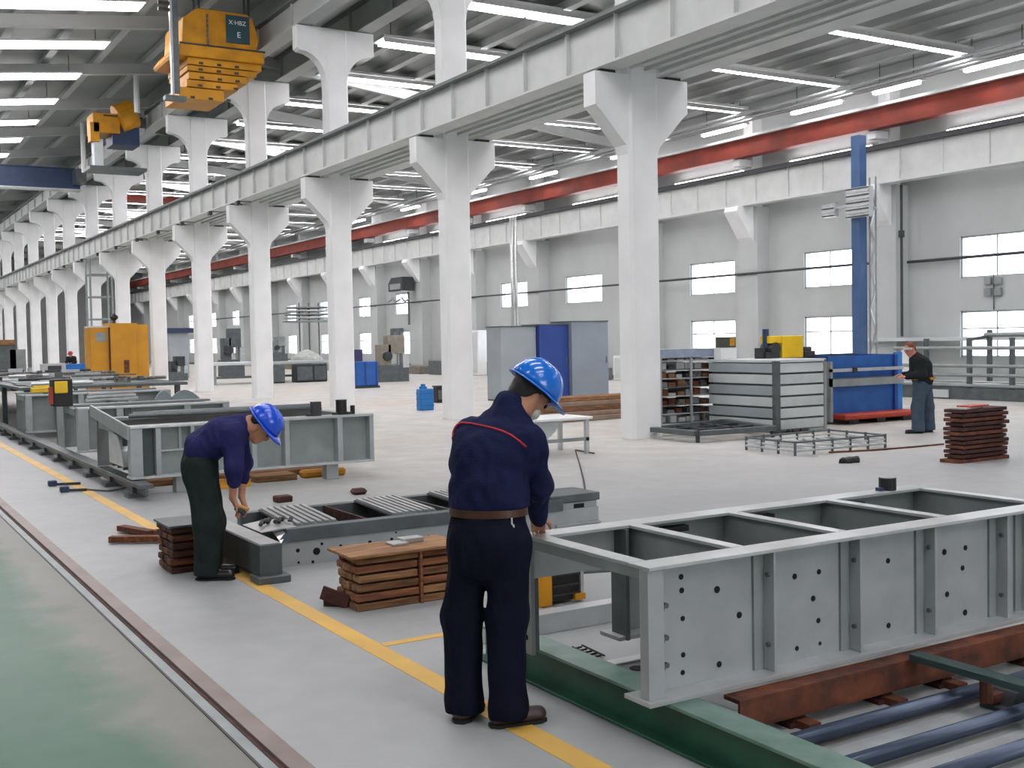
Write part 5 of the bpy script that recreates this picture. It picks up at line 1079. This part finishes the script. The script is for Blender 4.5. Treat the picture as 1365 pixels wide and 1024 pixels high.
def person(label, J, mats, res, fw_body, head_fw, head_up, opt):
    """J: joints in world space; mats: dict; opt: radii and switches"""
    J = {k: Vector(v) for k, v in J.items()}; o = opt
    base = (J['an_l']+J['an_r'])/2; base.z = 0
    pe = thing('person', label, 'person', base)
    lat = (J['sh_r']-J['sh_l']).normalized(); hlat = (J['hip_r']-J['hip_l']).normalized()
    hf = Vector(head_fw).normalized(); hu = Vector(head_up); hu = (hu-hf*hu.dot(hf)).normalized(); hl = hf.cross(hu)
    H = J['head']; s = o.get('hs', 1.0)
    bd = [ell(H+hu*.035*s-hf*.008*s, (hl, hf, hu), (.076*s, .096*s, .088*s), .02), ell(H-hu*.045*s+hf*.018*s, (hl, hf, hu), (.056*s, .072*s, .075*s), .03),
          ell(H-hu*.02*s+hf*.098*s, (hl, hf, hu), (.014*s, .02*s, .024*s), .015), ell(H-hu*.062*s+hf*.085*s, (hl, hf, hu), (.026*s, .012*s, .010*s), .01),
          ell(H+hu*.018*s+hf*.085*s, (hl, hf, hu), (.045*s, .012*s, .010*s), .015), cap(H-hu*.09*s+hf*.05*s, H-hu*.1*s+hf*.06*s, .025*s, .02*s, k=.03)]
    for sg in (-1, 1):
        bd.append(ell(H-hu*.012*s-hf*.006*s+hl*sg*.078*s, (hl, hf, hu), (.010*s, .020*s, .031*s), .006))
    bd += [cap(J['neck'], H-hu*.05*s-hf*.02*s, .056, .052, k=.04), cap(J['waist'], J['chest'], .10, .105, lat, 1.35, .06), cap(J['chest'], J['neck'], .09, .06, lat, 1.3, .06),
           cap(J['sh_l'], J['sh_r'], .055, .055, k=.05), cap(J['hip_l'], J['hip_r'], .09, .09, k=.05), cap((J['hip_l']+J['hip_r'])/2, J['waist'], .09, .09, hlat, 1.4, .06)]
    for q in 'lr':
        bd += [cap(J['sh_'+q], J['el_'+q], .045, .038, k=.03), cap(J['el_'+q], J['wr_'+q], .037, .026, k=.02)]
        bd += [cap(J['hip_'+q], J['kn_'+q], .07, .05, k=.03), cap(J['kn_'+q], J['an_'+q], .048, .035, k=.03), cap(J['an_'+q], J['toe_'+q]*.5+J['an_'+q]*.5-Vector((0, 0, .02)), .033, .03, k=.02)]
        hd_ = J.get('hd_'+q, (J['wr_'+q]-J['el_'+q])); bd += hand_prims(J['wr_'+q], hd_, o.get('palm_'+q, (0, 0, -1)), 1 if q == 'l' else -1)
    body = sdf_obj('body', bd, res, mats['skin'], pe)
    # eyes
    for sg in (-1, 1):
        c = H+hf*.086*s+hl*sg*.031*s+hu*.004*s; MB().cyl(c, c+hf*.006, .010*s, 10).build('eye', M_BLACK, body)
    # hair
    hp = [ell(H+hu*.045*s-hf*.018*s, (hl, hf, hu), (.081*s, .094*s, .086*s), .02), ell(H-hu*.02*s-hf*.058*s, (hl, hf, hu), (.064*s, .044*s, .07*s), .03)]
    sdf_obj('hair', hp, max(res, .009), mats['hair'], pe, fold=.003, ff=(40, 40, 40))
    # jacket
    tw, td = o['trunk']; sl = o['sleeve']
    jk = [cap(J['waist']+(J['chest']-J['waist'])*.05, J['chest'], td, td*1.02, lat, tw/td, .05), cap(J['chest'], J['neck']*.75+J['chest']*.25, td*1.0, td*.72, lat, tw/td*1.0, .06),
          cap(J['sh_l'], J['sh_r'], sl*.95, sl*.95, k=.06), cap(J['neck']-hu*.0, J['neck']*.76+H*.24-hf*.028-hu*.01, .082, .072, k=.02)]
    torso = list(jk)
    for q in 'lr':
        cuff = J['el_'+q].lerp(J['wr_'+q], o.get('cuff', .92)); mid = J['sh_'+q].lerp(J['el_'+q], .5)
        slv = [cap(J['sh_'+q], J['el_'+q], sl, sl*.86, k=.05), cap(J['el_'+q], cuff, sl*.86, sl*.68, k=.04)]
        jk += slv
        if 'hem' in o:
            sleeves = o.setdefault('slv', []); sleeves.append(slv); torso += [cap(J['sh_'+q], J['sh_'+q].lerp(J['el_'+q], .42), sl, sl*.95, k=.05)]
    if 'hem' in o:
        jk = torso; jk.append(cap(J['waist']-Vector((0, 0, .12)), J['waist']+(J['chest']-J['waist'])*.3, td*1.06, td*1.04, lat, tw/td, .03))
    jo = sdf_obj('jacket', jk, res*1.15, mats['jacket'], pe, fold=o.get('fold', .008), ff=(10, 10, 7))
    if 'hem' in o:                                  # straight hem just above the belt
        bm = bmesh.new(); bm.from_mesh(jo.data)
        r_ = bmesh.ops.bisect_plane(bm, geom=bm.verts[:]+bm.edges[:]+bm.faces[:], plane_co=J['waist']+Vector((0, 0, o['hem'])), plane_no=Vector((lat.x*.08, lat.y*.08, -1)), clear_outer=True)
        bmesh.ops.holes_fill(bm, edges=[e for e in r_['geom_cut'] if isinstance(e, bmesh.types.BMEdge)]); bm.to_mesh(jo.data); bm.free()
    for slv in o.get('slv', []): sdf_obj('sleeve', slv, res*1.15, mats['jacket'], jo, fold=o.get('fold', .008), ff=(10, 10, 7))
    # trousers
    hr = o['hipr']; lr = o['legr']; wl, wd = hr
    pv = (J['hip_l']+J['hip_r'])/2
    tr = [cap(pv, J['waist']+(pv-J['waist'])*.1, wd, wd*.95, hlat, wl/wd, .05), cap(pv-Vector((0, 0, .05)), pv, wd, wd, hlat, wl/wd, .05)]
    for q in 'lr':
        a_ = J['an_'+q]+Vector((0, 0, .0)); tr += [cap(J['hip_'+q], J['kn_'+q], lr[0], lr[1], k=.035), cap(J['kn_'+q], a_, lr[1], lr[2], k=.04), cap(a_, a_-Vector((0, 0, .05)), lr[2], lr[2]*1.02, k=.03)]
    to = sdf_obj('trousers', tr, res*1.25, mats['trousers'], pe, fold=o.get('tfold', .007), ff=(12, 12, 4))
    bm = bmesh.new(); bm.from_mesh(to.data)
    r_ = bmesh.ops.bisect_plane(bm, geom=bm.verts[:]+bm.edges[:]+bm.faces[:], plane_co=(0, 0, .04), plane_no=(0, 0, -1), clear_outer=True)
    bmesh.ops.holes_fill(bm, edges=[e for e in r_['geom_cut'] if isinstance(e, bmesh.types.BMEdge)]); bm.to_mesh(to.data); bm.free()
    if 'hem' in o:
        bm = bmesh.new(); bm.from_mesh(to.data)
        r_ = bmesh.ops.bisect_plane(bm, geom=bm.verts[:]+bm.edges[:]+bm.faces[:], plane_co=J['waist']+Vector((0, 0, o['hem']+.01)), plane_no=Vector((0, 0, 1)), clear_outer=True)
        bmesh.ops.holes_fill(bm, edges=[e for e in r_['geom_cut'] if isinstance(e, bmesh.types.BMEdge)]); bm.to_mesh(to.data); bm.free()
    # shoes
    for q in 'lr':
        an, tq = J['an_'+q], J['toe_'+q]; d = Vector((tq.x-an.x, tq.y-an.y, 0)).normalized(); sd = Vector((-d.y, d.x, 0)); g0 = Vector((an.x, an.y, 0))-d*.045; g1 = Vector((tq.x, tq.y, 0))
        sh = [cap(g0+Vector((0, 0, .042)), g1+Vector((0, 0, .036))-d*.03, .040, .036, sd, 1.12, .02), cap(Vector((an.x, an.y, .05)), Vector((an.x, an.y, .1)), .042, .042, k=.03)]
        so_ = sdf_obj('shoe', sh, max(res, .008), mats['shoe'], pe)
        MB().prism([((g0+d*a1+sd*b1).x, (g0+d*a1+sd*b1).y) for a1, b1 in ((-.04, -.02), (-.04, .02), (-.01, .043), ((g1-g0).length-.03, .045), ((g1-g0).length+.005, .02), ((g1-g0).length+.005, -.02), ((g1-g0).length-.03, -.045), (-.01, -.043))], 'z', 0, .016).build('sole', M_RUBBER, so_)
    if 'helmet' in mats:
        helmet(pe, H+hu*o.get('hlift', .045)*s-hf*.005, hf, hu, mats['helmet'], o.get('hsc', 1.0))
    return pe, jo, to

def ring(c, lat, fw, up, rl, rf, h, th, n=40):
    V = []; Fs = []
    for k, (dr, dz) in enumerate(((0, 0), (th, 0), (th, h), (0, h))):
        for i in range(n): t_ = 2*PI*i/n; V.append(c+lat*(math.cos(t_)*(rl+dr))+fw*(math.sin(t_)*(rf+dr))+up*dz)
    for k in range(4):
        for i in range(n): Fs.append((k*n+i, k*n+(i+1) % n, ((k+1) % 4)*n+(i+1) % n, ((k+1) % 4)*n+i))
    return MB().add(V, Fs)

# ---- the navy worker at the box frame
fg = CF.copy(); fg.z = 0; fg.normalize(); rg = Vector((CR.x, CR.y, 0)).normalized(); UP = Vector((0, 0, 1))
def depth_of(p): return (Vector(p)-CPOS).dot(CF)
D1 = depth_of((2.53, 4.40, 0))
def j1(px, py, b): return on_depth(px, py, D1+b)
J = dict(an_l=j1(619, 930, .06), toe_l=j1(638, 946, .26), an_r=j1(676, 940, -.04), toe_r=j1(726, 955, .02), kn_l=j1(617, 820, .05), kn_r=j1(677, 822, -.02),
         hip_l=j1(626, 722, .03), hip_r=j1(676, 724, -.04), waist=j1(651, 672, .02), chest=j1(655, 610, .07), neck=j1(680, 548, .14),
         sh_l=j1(624, 583, .13), sh_r=j1(706, 588, .01), el_l=j1(640, 645, .34), wr_l=j1(686, 692, .48), el_r=j1(720, 648, .12), wr_r=j1(716, 690, .32), head=j1(706, 527, .20))
J['an_l'].z = .085; J['an_r'].z = .085
J['hd_r'] = rg*.05+fg*.75-UP*.35; J['hd_l'] = rg*.2+fg*.9-UP*.3
hfw = rg*.66-UP*.58+fg*.42; hup = rg*.55+UP*.80+fg*.1
pe1, jo1, to1 = person('person in navy work clothes and bright blue helmet leaning over the box frame', J, dict(skin=M_SKIN, hair=M_HAIR, jacket=M_JACK, trousers=M_TROU, shoe=M_SHOE, helmet=M_HELM), .0075, fg, hfw, hup,
    dict(trunk=(.178, .132), sleeve=.072, hipr=(.182, .138), legr=(.098, .092, .086), hs=1.0, hlift=.05, hsc=1.0, fold=.017, tfold=.012, hem=-.022))
# red piping across the shoulder blades, laid on the cloth
from mathutils.bvhtree import BVHTree
bv = BVHTree.FromPolygons([v.co.copy() for v in jo1.data.vertices], [tuple(p.vertices) for p in jo1.data.polygons])
pl = []
for a, b in ((157,605),(160,585),(170,560),(190,535),(215,515),(250,506),(300,510),(360,522),(420,535),(480,552),(540,580),(590,615),(630,650)):
    for sft in range(0, 14, 2):
        hit = bv.ray_cast(CPOS, ray(560+a/4.452+sft, 450+b/4.452).normalized())[0]
        if hit is not None: pl.append(hit); break
if len(pl) > 3: MB().sweep(pl, .0055).build('piping', M_PIPING, jo1, smooth=True)
bw = J['waist']*.80+((J['hip_l']+J['hip_r'])/2)*.20; tl = (J['hip_r']-J['hip_l']).normalized(); tf = UP.cross(tl).normalized()
belt = ring(bw-UP*.012, tl, tf, UP, .181, .137, .034, .006).build('belt', M_BELT, pe1, smooth=False)
kp = bw - tf*.10 + tl*.125 - UP*.03
hit = BVHTree.FromPolygons([v.co.copy() for v in to1.data.vertices], [tuple(p.vertices) for p in to1.data.polygons]).ray_cast(CPOS, ray(682, 690).normalized())[0]
if hit is not None:
    kp = hit-CF*.012; MB().cyl(kp, kp-UP*.03, .005, 6).cyl(kp-UP*.03+rg*.006, kp-UP*.05+rg*.008, .006, 6).build('key_ring', M_BARE, belt)
for px in (600, 628, 660):
    h_ = ray(px, 684)
H = J['head']; hf = hfw.normalized(); hu = (hup-hf*hup.dot(hf)).normalized()
sdf_obj('face_mask', [ell(H-hu*.055+hf*.05, (hf.cross(hu), hf, hu), (.058, .052, .045), .02)], .008, M_MASK, pe1)

# ---- the bent worker
D2 = depth_of((2.38, 8.36, 0))
def j2(px, py, b): return on_depth(px, py, D2+b)
J = dict(an_l=j2(281, 752, .12), toe_l=j2(318, 757, .16), an_r=j2(276, 757, -.07), toe_r=j2(312, 765, -.08), kn_l=j2(281, 695, .10), kn_r=j2(277, 698, -.08),
         hip_l=j2(268, 622, .09), hip_r=j2(264, 624, -.09), waist=j2(268, 598, 0), chest=j2(300, 580, 0), neck=j2(327, 566, .0),
         sh_l=j2(316, 578, .15), sh_r=j2(311, 581, -.14), el_l=j2(325, 618, .2), wr_l=j2(322, 662, .12), el_r=j2(312, 625, -.18), wr_r=j2(310, 664, -.12), head=j2(347, 569, 0.0))
J['an_l'].z = .085; J['an_r'].z = .085
J['hd_r'] = rg*.35-UP*.9+fg*.2; J['hd_l'] = rg*.3-UP*.9
pe2, jo2, to2 = person('person in indigo top, dark green trousers and blue helmet bending over the low frame', J, dict(skin=M_SKIN, hair=M_HAIR, jacket=M_JACK2, trousers=M_TROU2, shoe=M_SHOEB, helmet=M_HELM2), .010, rg,
    rg*.62-UP*.78, rg*.80+UP*.58, dict(trunk=(.19, .135), sleeve=.075, hipr=(.17, .125), legr=(.112, .105, .088), hs=1.0, hlift=.05, hsc=1.02, cuff=.45, fold=.014, tfold=.016))
g_ = J['wr_r']
gl = thing('hand_grinder', 'dark hand tool with tan grip held by the bent worker', 'tool', g_)
MB().cyl(g_+rg*.02-UP*.07, g_+rg*.09-UP*.12, .02, 10).build('body', M_DARK, gl); MB().cyl(g_+rg*.02-UP*.05, g_+rg*.12-UP*.09, .014, 8).build('grip', M_GLOVE, gl)

# ---- the worker by the blue container
D3 = depth_of((16.03, 12.9, 0))
def j3(px, py, b): return on_depth(px, py, D3+b)
J = dict(an_l=j3(1224, 569, -.12), toe_l=j3(1207, 574, -.14), an_r=j3(1238, 568, .08), toe_r=j3(1226, 573, .0), kn_l=j3(1223, 543, -.1), kn_r=j3(1237, 543, .08),
         hip_l=j3(1227, 514, -.1), hip_r=j3(1232, 513, .09), waist=j3(1230, 506, 0), chest=j3(1227, 489, 0), neck=j3(1220, 477, 0),
         sh_l=j3(1227, 483, -.17), sh_r=j3(1222, 482, .17), el_l=j3(1228, 500, -.24), wr_l=j3(1208, 502, -.14), el_r=j3(1216, 500, .22), wr_r=j3(1204, 500, .06), head=j3(1213, 466, 0))
J['an_l'].z = .085; J['an_r'].z = .085
J['hd_r'] = -rg; J['hd_l'] = -rg
pe3, jo3, to3 = person('person in charcoal jacket and slate trousers with ginger hair beside the blue container', J, dict(skin=M_SKIN2, hair=M_HAIR2, jacket=M_JACK3, trousers=M_TROU3, shoe=M_SHOEB), .014, -rg,
    -rg*.85-UP*.38-fg*.3, UP*.9-rg*.35, dict(trunk=(.22, .175), sleeve=.085, hipr=(.19, .15), legr=(.12, .105, .105), hs=1.0, fold=.008))
v = J['waist']-UP*.0; ring(v, Vector((1, 0, 0)), Vector((0, 1, 0)), UP, .205, .205, .04, .005).build('belt', M_YELLOW, pe3)
H = J['head']; B(H.x-.12, H.x-.06, H.y-.1, H.y+.05, H.z+.0, H.z+.035).build('goggles', M_PANELW, pe3)

# ---- the far person in a red helmet
D4 = 58.0
def j4(px, py, b): return on_depth(px, py, D4+b)
hb = j4(96, 478, 0); z_ = 1.42; hb.z = z_
q0 = lambda a, b, z: Vector((hb.x, hb.y, 0))+rg*a+fg*b+UP*z
J = dict(an_l=q0(-.1, 0, .085), toe_l=q0(-.1, -.18, .03), an_r=q0(.12, 0, .085), toe_r=q0(.12, -.18, .03), kn_l=q0(-.1, -.03, .45), kn_r=q0(.12, -.03, .45), hip_l=q0(-.09, 0, .82), hip_r=q0(.1, 0, .82), waist=q0(0, 0, .92), chest=q0(0, -.08, 1.1), neck=q0(0, -.12, 1.25),
         sh_l=q0(-.18, -.1, 1.2), sh_r=q0(.18, -.1, 1.2), el_l=q0(-.24, -.12, .98), el_r=q0(.24, -.12, .98), wr_l=q0(-.1, -.3, .95), wr_r=q0(.1, -.3, .95), head=q0(0, -.18, 1.38))
person('person in black with a red helmet behind the blue counter', J, dict(skin=M_SKIN, hair=M_HAIR, jacket=M_JACK3, trousers=M_TROU3, shoe=M_SHOEB, helmet=M_HELMR), .02, -fg, -fg-UP*.3, UP, dict(trunk=(.2, .14), sleeve=.075, hipr=(.18, .14), legr=(.1, .09, .085)))
